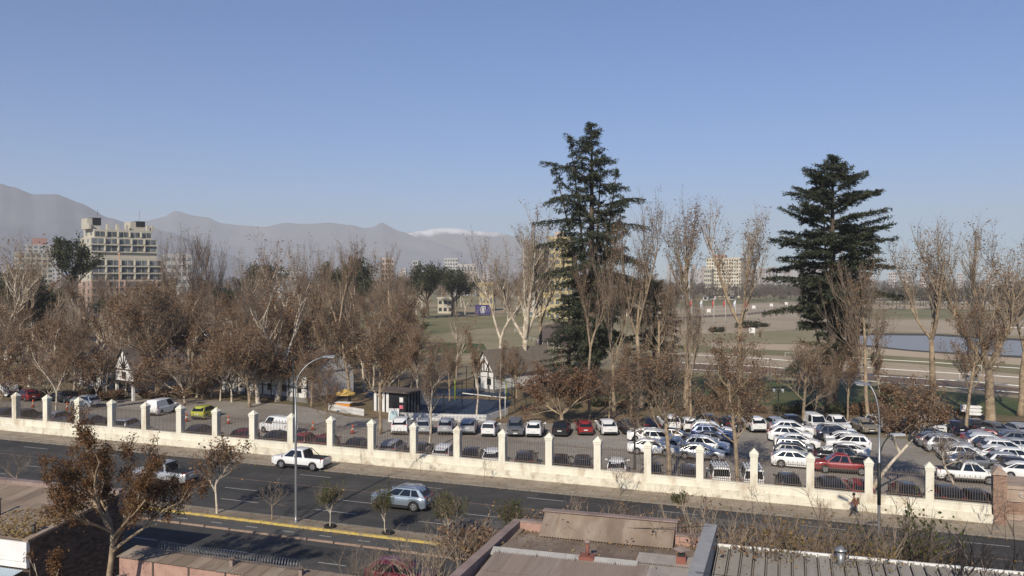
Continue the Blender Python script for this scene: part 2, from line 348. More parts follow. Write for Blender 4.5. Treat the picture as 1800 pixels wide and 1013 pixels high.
band('pond', m_water, pp((1468, 601), (1510, 606), (1600, 616), (1700, 622), (1830, 628)), pp((1475, 594), (1530, 590), (1640, 591), (1720, 596), (1830, 602)), .11)
# ------------------------------------------------------------------ boundary wall with pillars and iron railing
m_wall = M('cream_wall_paint', (.73, .695, .57), (.67, .63, .51), 1.2, coord='World', bump=.15, bscale=6, c3=(.50, .42, .31), s3=.55, stretch=(1.6, 1.6, .45), rand=-.045)
m_wallb = M('cream_wall_paint_worn', (.70, .665, .54), (.61, .57, .45), 1.5, coord='World', bump=.25, bscale=5, c3=(.40, .33, .24), s3=.8)
m_iron = M('railing_iron', (.10, .085, .07), (.15, .11, .085), 4, rough=.7)
U0, SP, WY = -78.3, 4.2128, 70.0
bw = thing('boundary_wall', 'long cream wall with square pyramid-capped pillars and iron railings along the avenue', 'wall', (0, WY, 0))
pil = MB()
pil.box(-.29, .29, .0, .58, 0, 3.62); pil.box(-.33, .33, -.04, .62, 3.62, 3.80)
pil.v += [(-.36, -.07, 3.80), (.36, -.07, 3.80), (.36, .65, 3.80), (-.36, .65, 3.80), (-.36, -.07, 3.87), (.36, -.07, 3.87), (.36, .65, 3.87), (-.36, .65, 3.87), (0, .29, 4.26)]
k = len(pil.v) - 9
for q in ((3, 2, 1, 0), (0, 1, 5, 4), (1, 2, 6, 5), (2, 3, 7, 6), (3, 0, 4, 7), (4, 5, 8), (5, 6, 8), (6, 7, 8), (7, 4, 8)): pil.face([k + i for i in q])
pil_me = pil.mesh('pillar', m_wall)
N0, N1 = -3, 23
bay = SP - .6
for i in range(N0, N1):
    x = U0 + SP * i; x1 = x + SP; z = G(x)
    if i < 22: ob('pillar', pil_me, bw, (x, 0, z))
    z0, z1 = G(x), G(x1); xa, xb = x + .29, (x1 - .29 if i != 21 else x1 - .1)
    if i >= 22: break
    def sl(a, b, ya, yb, h0, h1, mb, m=0):
        za = G(a); zb = G(b); mb.hexa([(a, ya, za + h0), (b, ya, zb + h0), (b, yb, zb + h0), (a, yb, za + h0), (a, ya, za + h1), (b, ya, zb + h1), (b, yb, zb + h1), (a, yb, za + h1)], m)
    pb = MB(); sl(x, x1 - .002, -.12, .45, 0, .80, pb); pb.build('plinth_base', m_wallb, bw)
    pb = MB(); sl(xa, xb, .02, .38, .80, 1.36, pb); sl(xa, xb, -.02, .42, 1.36, 1.46, pb); pb.build('plinth', m_wall, bw)
    rl = MB(); nb = 22
    for k in range(1, nb):
        xx = xa + (xb - xa) * k / nb; zz = G(xx); hh = 3.42 if k % 2 else 3.55
        rl.tube([(xx, .2, zz + 1.44), (xx, .2, zz + hh - .1), (xx, .2, zz + hh)], [.022, .022, .004], 4, smooth=False, cap=False)
        if k % 2 == 0:
            rl.tube([(xx - .08, .2, zz + 3.2), (xx - .085, .2, zz + 3.36), (xx, .2, zz + 3.42), (xx + .085, .2, zz + 3.36), (xx + .08, .2, zz + 3.2)], .011, 3, cap=False)
    for h in (1.62, 3.18): sl(xa, xb, .185, .215, h, h + .05, rl)
    r = rl.build('railing_panel', m_iron, bw)
# brick end pier and the small brick lodge at the right edge
m_brick = M('old_brick', (.31, .20, .14), (.24, .15, .11), 2, rough=.9, coord='World', bump=.3, rand=.25)
m_mortar = M('pinkish_render', (.40, .31, .24), (.33, .25, .19), 1.1, coord='World', bump=.3, c3=(.22, .15, .12), s3=.7)
def brick_wall(name, parent, x0, x1, y0, z0, z1, depth, bw_=.27, bh=.085, axis='x', skip=None, jitter=.012, seed=1, mat=None):
    rg = random.Random(seed); b = MB(); row = 0; z = z0
    while z + bh < z1 + .01:
        x = x0 - (bw_ / 2 if row % 2 else 0)
        while x < x1:
            a, c = max(x, x0), min(x + bw_ - .018, x1)
            if c - a > .04 and not (skip and skip((a + c) / 2, z + bh / 2)):
                j = rg.uniform(0, jitter)
                if axis == 'x': b.box(a, c, y0 - j, y0 + depth, z, z + bh - .014)
                else: b.box(y0 - depth, y0 + j, a, c, z, z + bh - .014)
            x += bw_
        z += bh; row += 1
    o = b.build(name, mat or m_brick, parent); o['kind'] = 'stuff'; return o
xe = U0 + SP * 22
lodge = thing('brick_lodge', 'weathered brick and render lodge with two small windows, at the wall end', 'building', (0, 0, 0))
zl = G(xe + 2); gp = (xe + .0, 70.0)
b = MB(); b.box(xe + .0, xe + .85, 69.95, 70.75, zl - .1, zl + 3.75); b.build('pier', m_mortar, lodge)
brick_wall('bricks', lodge, xe - .02, xe + .87, 69.94, zl - .05, zl + 3.75, .05, seed=3)
b = MB(); b.hexa([(xe - .12, 69.8, zl + 3.76), (xe + .97, 69.8, zl + 3.76), (xe + .97, 70.87, zl + 3.76), (xe - .12, 70.87, zl + 3.76), (xe + .35, 70.25, zl + 4.35), (xe + .5, 70.25, zl + 4.35), (xe + .5, 70.4, zl + 4.35), (xe + .35, 70.4, zl + 4.35)]); b.build('pier_cap', m_mortar, lodge)
LX = xe + 8
m_grime = M('window_dark', (.03, .028, .03), rough=.2)
win = [(xe + 2.1, xe + 2.75), (xe + 3.9, xe + 4.55), (xe + 5.8, xe + 6.45)]
b = MB(); b.box(xe + .86, LX, 70.12, 73.5, zl - .2, zl + 2.75); b.build('wall', m_mortar, lodge)
brick_wall('brick_course', lodge, xe + .87, LX, 70.08, zl + .95, zl + 1.85, .06, seed=5, skip=lambda x, z: any(a - .12 < x < c + .12 for a, c in win))
b = MB(); b.box(xe + .86, LX, 70.02, 73.6, zl + 2.76, zl + 3.0); b.box(xe + .86, LX, 69.98, 70.1, zl + 1.86, zl + 2.0); b.build('cornice', m_mortar, lodge)
b = MB(); b.box(xe + .86, LX, 69.93, 70.12, zl - .2, zl + .5); b.build('base_course', M('stone_base', (.27, .22, .17), (.2, .16, .13), 2, coord='World', bump=.3), lodge)
for a, c in win:
    w = MB().box(a - .08, c + .08, 70.0, 70.12, zl + .62, zl + 1.75).build('window', m_mortar, lodge)
    MB().box(a, c, 69.985, 70.05, zl + .7, zl + 1.68).build('pane', m_grime, w)
    g_ = MB()
    for t in (.2, .4, .6, .8): g_.box(a + (c - a) * t - .012, a + (c - a) * t + .012, 69.95, 69.98, zl + .7, zl + 1.68)
    g_.build('window_bar', m_iron, w)
    MB().box(a - .18, c + .18, 69.9, 70.1, zl + .5, zl + .6).build('sill', m_mortar, w)
# white scrawl sprayed on the frieze (illegible loops)
gr = MB()
for s in range(5):
    x = xe + 1.7 + s * .42; pts = [(x + .22 * t + .13 * math.sin(9 * t + s), 69.965, zl + 2.4 + .16 * math.sin(6.2 * t + s * 1.7)) for t in [k / 14 for k in range(15)]]
    gr.tube(pts, .018, 4)
gr.build('graffiti', M('white_spray', (.7, .68, .66)), lodge)

# ------------------------------------------------------------------ street lamps
m_galv = M('galvanised_steel', (.33, .335, .34), (.28, .285, .29), 3, rough=.42, metal=.6)
m_dark = M('dark_green_iron', (.02, .024, .022), rough=.5)
m_lens = M('lamp_lens', (.75, .75, .72), rough=.25)
def street_lamp(x, y, h, ax, ay, label, dark_arm=None):
    t = thing('street_lamp', label, 'street lamp', (x, y, G(x) + .1), 0, 'tall grey street lamps in the median')
    MB().lathe([(.15, 0), (.15, .05), (.1, .06), (.095, .5), (.08, h * .5), (.055, h * .8)], 12).build('pole', m_galv, t)
    arm = MB(); pts = [(0, 0, h * .78)]; L = math.hypot(ax, ay)
    for k in range(1, 13):
        a = k / 12 * R(78); pts.append((ax * (1 - math.cos(a)) / .79, ay * (1 - math.cos(a)) / .79, h * .8 + (h * .19) * math.sin(a)))
    arm.tube(pts, .036, 8); ao = arm.build('arm', m_galv, t)
    e = Vector(pts[-1]); d = Vector((ax, ay, 0)).normalized()
    hd = MB(); u = Vector((-d.y, d.x, 0)); p0 = e - d * .1; p1 = e + d * .75 + Vector((0, 0, .06))
    hd.hexa([p0 - u * .09 + Vector((0, 0, -.05)), p0 + u * .09 + Vector((0, 0, -.05)), p1 + u * .15 + Vector((0, 0, -.05)), p1 - u * .15 + Vector((0, 0, -.05)), p0 - u * .07 + Vector((0, 0, .07)), p0 + u * .07 + Vector((0, 0, .07)), p1 + u * .1 + Vector((0, 0, .04)), p1 - u * .1 + Vector((0, 0, .04))])
    hd.build('lamp_head', m_galv, t)
    q = e + d * .25; MB().hexa([q - u * .09 + Vector((0, 0, -.075)), q + u * .09 + Vector((0, 0, -.075)), q + d * .42 + u * .1 + Vector((0, 0, -.075)), q + d * .42 - u * .1 + Vector((0, 0, -.075)), q - u * .09 + Vector((0, 0, -.045)), q + u * .09 + Vector((0, 0, -.045)), q + d * .42 + u * .1 + Vector((0, 0, -.045)), q + d * .42 - u * .1 + Vector((0, 0, -.045))]).build('lens', m_lens, t)
    if dark_arm:
        da = MB(); pts = [(0, 0, h * .62)]
        for k in range(1, 11):
            a = k / 10 * R(88); pts.append((dark_arm[0] * (1 - math.cos(a)), dark_arm[1] * (1 - math.cos(a)), h * .62 + h * .13 * math.sin(a)))
        da.tube([(0, 0, h * .42), (0, 0, h * .62)], .1, 8); da.tube(pts, .04, 6); da.build('second_arm', m_dark, t)
        e = Vector(pts[-1]); d = Vector((*dark_arm, 0)).normalized(); u = Vector((-d.y, d.x, 0))
        a0 = e - d * .15; a1 = e + d * .6
        MB().hexa([a0 - u * .16 - Vector((0, 0, .06)), a0 + u * .16 - Vector((0, 0, .06)), a1 + u * .2 - Vector((0, 0, .06)), a1 - u * .2 - Vector((0, 0, .06)), a0 - u * .14 + Vector((0, 0, .07)), a0 + u * .14 + Vector((0, 0, .07)), a1 + u * .18 + Vector((0, 0, .05)), a1 - u * .18 + Vector((0, 0, .05))]).build('second_lamp_head', M('grey_lamp_housing', (.4, .41, .42), rough=.5), t)
    return t
street_lamp(-32.73, 52.1, 11.7, 1.55, 1.2, 'tall grey cobra-head street lamp in the median left of the two cars', None)
xl2 = gx(1547, 52.1)
street_lamp(xl2, 52.1, 11.9, -.55, .35, 'tall grey street lamp with a dark lower arm, in front of the parking lot', (.85, .5))
def dark_lamp(x, y, h, ax, label):
    t = thing('path_lamp', label, 'lamp post', (x, y, G(x)), 0, 'dark lamp posts inside the grounds')
    MB().lathe([(.2, 0), (.2, .3), (.1, .36), (.085, h * .5), (.06, h)], 10).build('pole', m_dark, t)
    a = MB(); a.tube([(0, 0, h * .95)] + [(ax * (1 - math.cos(k / 8 * R(85))), 0, h * .95 + .9 * math.sin(k / 8 * R(85))) for k in range(9)], .04, 6); a.build('arm', m_dark, t)
    e = ax * (1 - math.cos(R(85))); MB().lathe([(.05, .12), (.2, .05), (.24, -.08), (.2, -.1)], 10, (e, 0, h * .95 + .85)).build('lamp_head', m_dark, t); return t
x, y = gx(1116, 73.6), 73.6; dark_lamp(x, y, 7.2, .6, 'dark pole with small arm just behind the wall, among white sedans')
x, y = P(516, 760); dark_lamp(x, y, 8.2, -2.4, 'dark curved-arm lamp behind the wall beside the tall grey street lamp')
for px, py, lb in ((1708, 745, 'dark lantern post beside the white arrow signs'), (1368, 742, 'dark lantern post behind the silver estate in the far row')):
    x, y = P(px, py); t = thing('lantern_post', lb, 'lamp post', (x, y, G(x)), 0, 'dark lamp posts inside the grounds')
    h = (py - (690 if px > 1500 else 690)) / F * math.hypot(x, y) * (1.25 if px > 1500 else 1)
    MB().lathe([(.16, 0), (.16, .5), (.07, .6), (.06, h)], 10).build('pole', m_dark, t)
    MB().bar((-.55, 0, h - .15), (.55, 0, h - .15), .05).build('crossbar', m_dark, t)
    for s in (-.5, .5):
        l = MB().lathe([(.03, -.12), (.14, 0), (.2, .42), (.05, .58), (.02, .66)], 6, (s, 0, h - .1), smooth=False).build('lantern', m_lens, t)
        MB().lathe([(.22, .42), (.24, .45), (.06, .6), (.02, .72)], 6, (s, 0, h - .09), smooth=False).build('lantern_cap', m_dark, l)
# ------------------------------------------------------------------ trees
def bark(name, a, b, c, s=1.3):
    return M(name, a, b, s, rough=.9, c3=c, s3=.9, bump=.4, bscale=7, coord='Object', lo=.42, hi=.58)
m_bark_pale = bark('pale_plane_bark', (.60, .53, .42), (.42, .34, .25), (.22, .175, .13))
m_bark = bark('plane_bark', (.36, .275, .18), (.24, .18, .12), (.14, .105, .075))
m_bark_dk = bark('dark_bark', (.085, .065, .05), (.13, .10, .075), (.055, .045, .035))
m_twig = M('twig_bark', (.205, .155, .115), (.13, .10, .075), .6)
m_twig_pale = M('pale_twig_bark', (.27, .215, .16), (.18, .14, .105), .6)
m_leaf_brown = leaf_mat('dead_leaves', [(.075, .044, .027), (.20, .112, .06), (.28, .165, .092), (.12, .07, .04), (.41, .275, .17), (.22, .128, .07), (.34, .22, .132), (.26, .17, .108)], .38)
m_leaf_rust = leaf_mat('rust_seed_clusters', [(.085, .042, .018), (.15, .075, .03), (.115, .058, .026), (.21, .12, .06)], .2)
m_leaf_green = leaf_mat('young_green_leaves', [(.04, .055, .014), (.075, .092, .024), (.10, .105, .035), (.055, .062, .02)])
m_leaf_yell = leaf_mat('yellowing_leaves', [(.22, .145, .045), (.15, .10, .035), (.28, .19, .07), (.12, .085, .035)])
m_needle = leaf_mat('cedar_needles', [(.024, .032, .020), (.052, .064, .036), (.095, .105, .062), (.036, .048, .032), (.125, .125, .08)], .2)
m_ever = leaf_mat('evergreen_leaves', [(.026, .034, .018), (.042, .052, .026), (.06, .066, .032)], .12)

NR = np.random.RandomState(7)
def leaf_quads(pts, size, rs, flat=.0, aspect=.8):
    n = len(pts)
    if n == 0: return np.zeros((0, 4, 3))
    p = np.asarray(pts, float); a = rs.normal(size=(n, 3)); a /= np.linalg.norm(a, axis=1)[:, None]
    c = rs.normal(size=(n, 3)); c[:, 2] += flat; b = np.cross(a, c); b /= np.linalg.norm(b, axis=1)[:, None] + 1e-9
    s = size * rs.uniform(.6, 1.35, (n, 1)); a = a * s / 2; b = b * s / 2 * aspect
    return np.stack([p - a * 1.0, p + b, p + a, p - b], 1)
def wander(rg, p, d, L, n, wob, up):
    p = Vector(p); d = Vector(d).normalized(); pts = [p.copy()]
    for i in range(n):
        d = (d + Vector((rg.gauss(0, wob), rg.gauss(0, wob), rg.gauss(0, wob * .6) + up))).normalized(); p = p + d * (L / n); pts.append(p.copy())
    return pts, d
def along(pts, t):
    k = t * (len(pts) - 1); i = min(int(k), len(pts) - 2); return pts[i].lerp(pts[i + 1], k - i), (pts[i + 1] - pts[i]).normalized()
def cone_dir(rg, d, ang, az=None):
    d = Vector(d).normalized(); u = d.orthogonal().normalized(); w = d.cross(u); a = rg.uniform(0, 6.283) if az is None else az
    return (d * math.cos(ang) + (u * math.cos(a) + w * math.sin(a)) * math.sin(ang)).normalized()
def broadleaf(seed, H=20, th=.35, r0=.35, limbs=4, ang=(.4, .75), limb_l=.33, nb=6, bl=.2, nw=6, wl=.16, nt=5, tl=.06, up=.12, leaves=0, leaf=.2, m_b=None, m_t=None, m_l=None, lean=(0, 0), wob=.1, leaf_from=0., twr=.016, spread=1., fork=None, drop=0., cluster=1, lt0=None):
    """trunk > limbs > branches > long upright shoots > twigs; dead leaves hang along the shoots"""
    rg = random.Random(seed); rs = np.random.RandomState(seed); W = MB(); C = MB(); lp = []
    tp = [Vector((0, 0, -.3))]; d = Vector((lean[0] * .3, lean[1] * .3, 1)).normalized()
    n = 7; p = tp[0]
    for i in range(n):
        d = (d + Vector((rg.gauss(0, .05) + lean[0] * .16, rg.gauss(0, .05) + lean[1] * .16, .12))).normalized(); p = p + d * (th * H / n); tp.append(p)
    W.tube(tp, [r0 * 1.35] + [r0 * (1.02 - .4 * i / n) for i in range(1, n + 1)], 9)
    def twig_set(pts, ln, cnt, l0):
        for _ in range(cnt):
            q, dd = along(pts, rg.uniform(.15, 1)); td = cone_dir(rg, dd, rg.uniform(.35, .9)); td.z += .15 - drop
            tw, _e = wander(rg, q, td, ln * rg.uniform(.5, 1.3), 2, .14, up * .4 - drop * .3)
            C.tube(tw, [twr * .8, twr * .55, twr * .3], 3, 0, cap=False, smooth=False)
            if leaves: lp.append((along(tw, rg.uniform(.2, 1))[0], cw_[0]))
    az0 = rg.uniform(0, 6.28); cw_ = [1]
    for li in range(limbs):
        t = 1.0 if li < 3 or th < .3 else rg.uniform(.7, 1.0)
        if lt0 is not None: t = lt0 + (1 - lt0) * (li + .9 * rg.random()) / limbs
        q, dd = along(tp, min(1, t - .001)); az = az0 + 6.283 * li / limbs + rg.uniform(-.4, .4); a = rg.uniform(*ang) * spread
        ld = Vector((math.cos(az) * math.sin(a), math.sin(az) * math.sin(a), math.cos(a)))
        L = limb_l * H * rg.uniform(.75, 1.2); lr = r0 * (rg.uniform(.42, .58) if lt0 is None and limbs > 2 else rg.uniform(.6, .68) if lt0 is None else rg.uniform(.22, .36))
        if lt0 is not None: L *= 1.15 - .55 * (t - lt0) / (1 - lt0); az = li * 2.4 + rg.uniform(-.5, .5); ld = Vector((math.cos(az) * math.sin(a), math.sin(az) * math.sin(a), math.cos(a)))
        lpnts, ed = wander(rg, q, ld, L, 6, wob, up * .8)
        W.tube(lpnts, [lr * (1 - .62 * i / 6) for i in range(7)], 7, cap=False)
        for bi in range(nb):
            cw_[0] = rg.random() ** 2.2 + .06
            tb = .25 + .75 * (bi + rg.random()) / nb; tb = min(tb, .999); q2, d2 = along(lpnts, tb)
            bd = cone_dir(rg, d2, rg.uniform(.3, .85)); bd.z += .25
            br = lr * (1 - .55 * tb) * .5; L2 = bl * H * rg.uniform(.6, 1.3)
            bp, e2 = wander(rg, q2, bd, L2, 4, wob * 1.2, up * 1.4)
            W.tube(bp, [br * (1 - .6 * i / 4) for i in range(5)], 5, cap=False)
            for wi in range(nw):
                tw_ = min(.999, .2 + .8 * (wi + rg.random()) / nw); q3, d3 = along(bp, tw_)
                wd = cone_dir(rg, d3, rg.uniform(.2, .7)); wd.z += .35 - drop * 2
                wp, e3 = wander(rg, q3, wd, wl * H * rg.uniform(.55, 1.35), 4, .07, up * 1.3 - drop)
                C.tube(wp, [twr * 2.0 * (1 - .75 * i / 4) for i in range(5)], 3, 0, cap=False, smooth=False)
                twig_set(wp, tl * H, nt, 1 if leaves else 0)
                if leaves:
                        lp.append((along(wp, rg.uniform(leaf_from, 1))[0], cw_[0]))
    if leaves and lp:
        A = np.array([tuple(v[0]) for v in lp]); wq = np.array([v[1] for v in lp]); A = A[rs.choice(len(A), leaves, p=wq / wq.sum())] + rs.normal(size=(leaves, 3)) * leaf * np.array([1.0, 1.0, .9])
        C.quads(leaf_quads(A, leaf, rs), 1)
    zmax = max(v[2] for v in C.v)
    return W.mesh('trunk', m_b or m_bark), C.mesh('crown', [m_t or m_twig, m_l or m_leaf_brown]), zmax
def conifer(seed, H, prof, base_z=.2, n_br=170, r0=.55, lead=(), up=.1, droop=.3, size=.42, dens=1.0, m_l=None, gaps=.0, lv=(.6, 1.12), heroes=()):
    """cedar: tiers of spreading branches with flat sprays of needles; prof(t) is the branch reach at height t"""
    rg = random.Random(seed); rs = np.random.RandomState(seed); W = MB(); C = MB(); pos = []; dirs = []
    stems = [((0, 0), (0, 0), 1.0, 1.0)] + list(lead)
    for (ox, oy), (lx, ly), hf, sc in stems:
        hh = H * hf; pts = [Vector((ox * k + lx * k * k, oy * k + ly * k * k, hh * k)) for k in (0, .15, .3, .45, .6, .75, .9, 1)]
        pts[0].z = -.3; W.tube(pts, [r0 * sc * (1.15 - 1.1 * k) + .03 for k in (0, .15, .3, .45, .6, .75, .9, 1)], 8)
        nb = int(n_br * sc); todo = []
        for i in range(nb):
            t = base_z + (1 - base_z) * ((i + rg.random()) / nb) ** .93; t = min(t, .995)
            if rg.random() < gaps: continue
            todo.append((t, i * 2.39996 + rg.uniform(-.5, .5), prof(t) * sc * rg.uniform(*lv), up + .5 * t ** 2 + rg.uniform(-.25, .25)))
        if sc == 1.0: todo += list(heroes)
        for t, az, Lb, e in todo:
            c, _d = along(pts, t)
            d = Vector((math.cos(az) * math.cos(e), math.sin(az) * math.cos(e), math.sin(e)))
            bp, _e = wander(rg, c, d, Lb, 5, .09, -droop * .16 + .05)
            W.tube(bp, [max(.014, .02 * Lb) * (1 - .8 * k / 5) for k in range(6)], 4, cap=False)
            ns = int(5 + Lb * 3.2 * dens)
            for s in range(ns):
                u = .18 + .82 * (s + rg.random()) / ns; q, dd = along(bp, min(u, .999)); side = 1 if s % 2 else -1
                lat = dd.cross(Vector((0, 0, 1))).normalized() * side; sd = (dd * rg.uniform(.4, 1.0) + lat * rg.uniform(.4, 1.0) + Vector((0, 0, rg.uniform(-.35 * droop - .1, .12)))).normalized()
                sl = (.35 + .25 * Lb * (1.15 - u)) * rg.uniform(.6, 1.2)
                for k in range(max(2, int(sl * 5 * dens))):
                    w = (k + rg.random()) / max(2, int(sl * 5 * dens)); pp_ = q + sd * sl * w - Vector((0, 0, droop * .5 * sl * w * w)); pos.append(tuple(pp_)); dirs.append(tuple(sd))
    p = np.array(pos); d = np.array(dirs); n = len(p); out = []
    for rep in range(4):
        dd = d + rs.normal(size=(n, 3)) * .55; dd[:, 2] -= droop * .25; dd /= np.linalg.norm(dd, axis=1)[:, None]
        c = rs.normal(size=(n, 3)) * .5; c[:, 2] += 1; b = np.cross(dd, c); b /= np.linalg.norm(b, axis=1)[:, None]
        s = size * rs.uniform(.6, 1.4, (n, 1)); q = p + rs.normal(size=(n, 3)) * .12
        out.append(np.stack([q - dd * s * .3, q + b * s * .14, q + dd * s * .7, q - b * s * .14], 1))
    C.quads(np.concatenate(out), 0)
    return W.mesh('trunk', m_bark_dk), C.mesh('foliage', [m_l or m_needle]), H
def tree_obj(proto, name, label, x, y, z, s, rz, group=None, crown='crown', sxy=1., cat='tree'):
    W, C, zm = proto; t = thing(name, label, cat, (x, y, z), rz, group); t.scale = (s * sxy, s * sxy, s)
    ob('trunk', W, t); ob(crown, C, t); return t
def plant(proto, label, px, Y=None, py=None, top=None, rz=None, name='plane_tree', group=None, sxy=1., crown='crown', h=None):
    if py is not None: x, y = P(px, py)
    else: x, y = gx(px, Y), Y
    z = G(x); hh = h or (top_z(px, top, x, y) - z)
    return tree_obj(proto, name, label, x, y, z, hh / proto[2], rz if rz is not None else (px * .37) % 6.28, group, crown, sxy)

BL = broadleaf
tall = [BL(11, 28, .44, .40, 3, (.22, .45), .40, 9, .16, 6, .12, 6, .05, .16, 1500, .2, m_bark, m_twig_pale, twr=.0145, wob=.075),
        BL(12, 28, .38, .40, 3, (.25, .5), .42, 9, .17, 6, .12, 6, .05, .16, 1900, .2, m_bark, m_twig, twr=.0145, wob=.075),
        BL(13, 26, .28, .44, 4, (.2, .5), .46, 14, .16, 7, .12, 6, .05, .15, 1300, .2, m_bark_pale, m_twig_pale, twr=.0145, wob=.08),
        BL(14, 26, .50, .38, 2, (.18, .4), .38, 10, .16, 6, .13, 6, .05, .16, 1800, .2, m_bark, m_twig, twr=.0145, wob=.075)]
tall.append(BL(13, 26, .28, .46, 4, (.22, .52), .46, 12, .17, 7, .12, 6, .05, .15, 1500, .2, m_bark, m_twig_pale, twr=.0145, wob=.085))
bare = [BL(21, 22, .3, .34, 4, (.25, .6), .42, 8, .2, 5, .15, 6, .055, .13, 800, .2, m_bark, m_twig, twr=.014, wob=.11),
        BL(22, 22, .2, .38, 2, (.25, .5), .52, 10, .2, 5, .16, 5, .06, .12, 1000, .2, m_bark_pale, m_twig_pale, twr=.014, wob=.12),
        BL(23, 20, .66, .30, 10, (.4, .8), .26, 6, .17, 5, .14, 6, .055, .13, 1900, .2, m_bark, m_twig, twr=.014, wob=.12, lt0=.35)]
leafy = [BL(31, 17, .72, .25, 11, (.5, 1.05), .25, 6, .15, 5, .12, 4, .075, .10, 5664, .2, m_bark, m_twig, wob=.15, twr=.013, lt0=.3),
         BL(32, 17, .18, .30, 2, (.15, .4), .62, 12, .2, 5, .12, 4, .075, .07, 5852, .2, m_bark_pale, m_twig_pale, wob=.13, twr=.013),
         BL(33, 15, .66, .22, 10, (.6, 1.2), .29, 6, .17, 5, .12, 4, .08, .06, 5286, .2, m_bark, m_twig, wob=.17, twr=.013, lt0=.25),
         BL(34, 17, .3, .26, 2, (.15, .35), .52, 11, .17, 5, .12, 4, .075, .08, 3776, .2, m_bark_pale, m_twig_pale, wob=.12, twr=.013),
         BL(35, 19, .74, .26, 12, (.4, .95), .2, 6, .14, 5, .12, 4, .07, .1, 3681, .2, m_bark_pale, m_twig_pale, wob=.14, lean=(.12, 0), twr=.013, lt0=.35),
         BL(36, 16, .2, .30, 3, (.25, .6), .55, 10, .2, 5, .12, 4, .08, .05, 5664, .2, m_bark_pale, m_twig, wob=.15, lean=(-.2, .1), twr=.013),
         BL(37, 18, .7, .26, 11, (.45, 1.0), .24, 6, .15, 6, .12, 4, .07, .08, 4720, .2, m_bark, m_twig_pale, wob=.15, twr=.013, lt0=.32)]
low = [BL(38, 8, .12, .12, 6, (.4, 1.3), .48, 6, .28, 5, .18, 4, .1, .02, 3068, .2, m_bark, m_twig, wob=.22),
       BL(39, 9, .22, .12, 5, (.4, 1.2), .44, 6, .28, 5, .18, 4, .1, .03, 2478, .2, m_bark_pale, m_twig_pale, wob=.22)]
dense = BL(41, 14, .16, .42, 7, (.6, 1.2), .42, 8, .24, 6, .15, 6, .07, .03, 9500, .27, m_bark, m_twig, wob=.14, m_l=leaf_mat('russet_leaves', [(.07, .036, .022), (.19, .10, .055), (.28, .16, .095), (.13, .068, .04), (.34, .22, .14)]))

# two great cedars
def ip(tab):
    X = [q[0] for q in tab]; Y = [q[1] for q in tab]
    return lambda t: float(np.interp(t, X, Y))
RT, LT = YAW, YAW + math.pi                                    # towards the right and the left of the view
ced_r = conifer(51, 34, ip([(.2, 2), (.3, 4), (.41, 6), (.545, 7.6), (.634, 7.4), (.77, 6.0), (.857, 4.2), (.92, 2.6), (.96, 1.3), (1, .4)]), .31, 170, .75, lead=[((2.5, 1), (1.2, 0), .62, .42), ((-3, .5), (-.8, 0), .55, .35), ((5.0, 1), (1.0, 0), .68, .3), ((-1.2, 0), (-.3, 0), .95, .3)], up=-.02, droop=.45, dens=1.2, size=.46, lv=(.4, 1.18), gaps=.1,
                heroes=[(.55, RT + .1, 10.2, .05), (.47, RT - .2, 10, .0), (.66, RT, 8.4, .3), (.6, LT, 9.6, .12), (.5, LT + .2, 10.5, .05), (.42, LT - .2, 9.5, -.15), (.26, LT, 8.8, -.28), (.22, LT + .1, 7.5, -.3), (.78, LT, 7.6, .25), (.80, RT, 6.6, .3), (.90, LT, 4.2, .45), (.89, RT, 3.6, .5)])
ced_l = conifer(52, 40, ip([(.12, 5), (.3, 6.4), (.5, 6.6), (.65, 5.4), (.75, 4.6), (.85, 3.4), (.92, 2.1), (.97, 1.1), (1, .5)]), .12, 150, .75, lead=[((-.8, 0), (-2.4, 0), .955, .38), ((2.4, .6), (1.2, 0), .84, .42), ((3.6, .3), (1.0, 0), .74, .35), ((-1.6, .3), (-4.0, 0), .86, .36), ((.6, 1), (0.8, 0), .9, .4)], up=.26, droop=1.0, dens=1.25, size=.42, lv=(.3, 1.2), gaps=.14,
                heroes=[(.76, LT, 7.6, .55), (.70, LT + .2, 8.2, .35), (.62, LT - .1, 8.5, .2), (.54, LT, 8.2, .15), (.47, LT, 8, .05), (.66, RT, 8.2, .45), (.6, RT + .1, 8.5, .35), (.52, RT, 9.2, .1), (.44, RT - .1, 9.5, .1), (.84, LT + .1, 5.2, .8), (.36, RT, 9.5, -.05)])
plant(ced_r, 'broad dark cedar with layered branches, standing before the pond', 1462, py=724, top=276, rz=.3, name='cedar_tree', crown='foliage')
plant(ced_l, 'tallest tree: shaggy dark cedar with several leading tips', 1040, Y=117, top=218, rz=0.15, name='cedar_tree', crown='foliage', sxy=1.0)
ced_s = conifer(53, 16, lambda t: 4.6 * (1 - t) ** .6 + .4, .05, 90, .3, up=-.05, droop=.5, dens=.9)
plant(ced_s, 'low dark conifer tucked under the tallest cedar on its right', 1150, Y=122, top=495, name='conifer_tree', crown='foliage', sxy=1.2)
plant(ced_s, 'low dark conifer tucked under the tallest cedar on its left', 1000, Y=124, top=520, name='conifer_tree', crown='foliage', sxy=1.25)
ever = BL(61, 14, .3, .3, 6, (.4, 1.0), .32, 8, .2, 6, .1, 6, .06, .05, 9000, .3, m_bark_dk, m_twig, m_ever)
pine = BL(62, 18, .5, .3, 6, (.5, 1.2), .3, 6, .14, 5, .06, 4, .04, .05, 6500, .3, m_bark_dk, m_twig, m_ever, lean=(.1, 0))
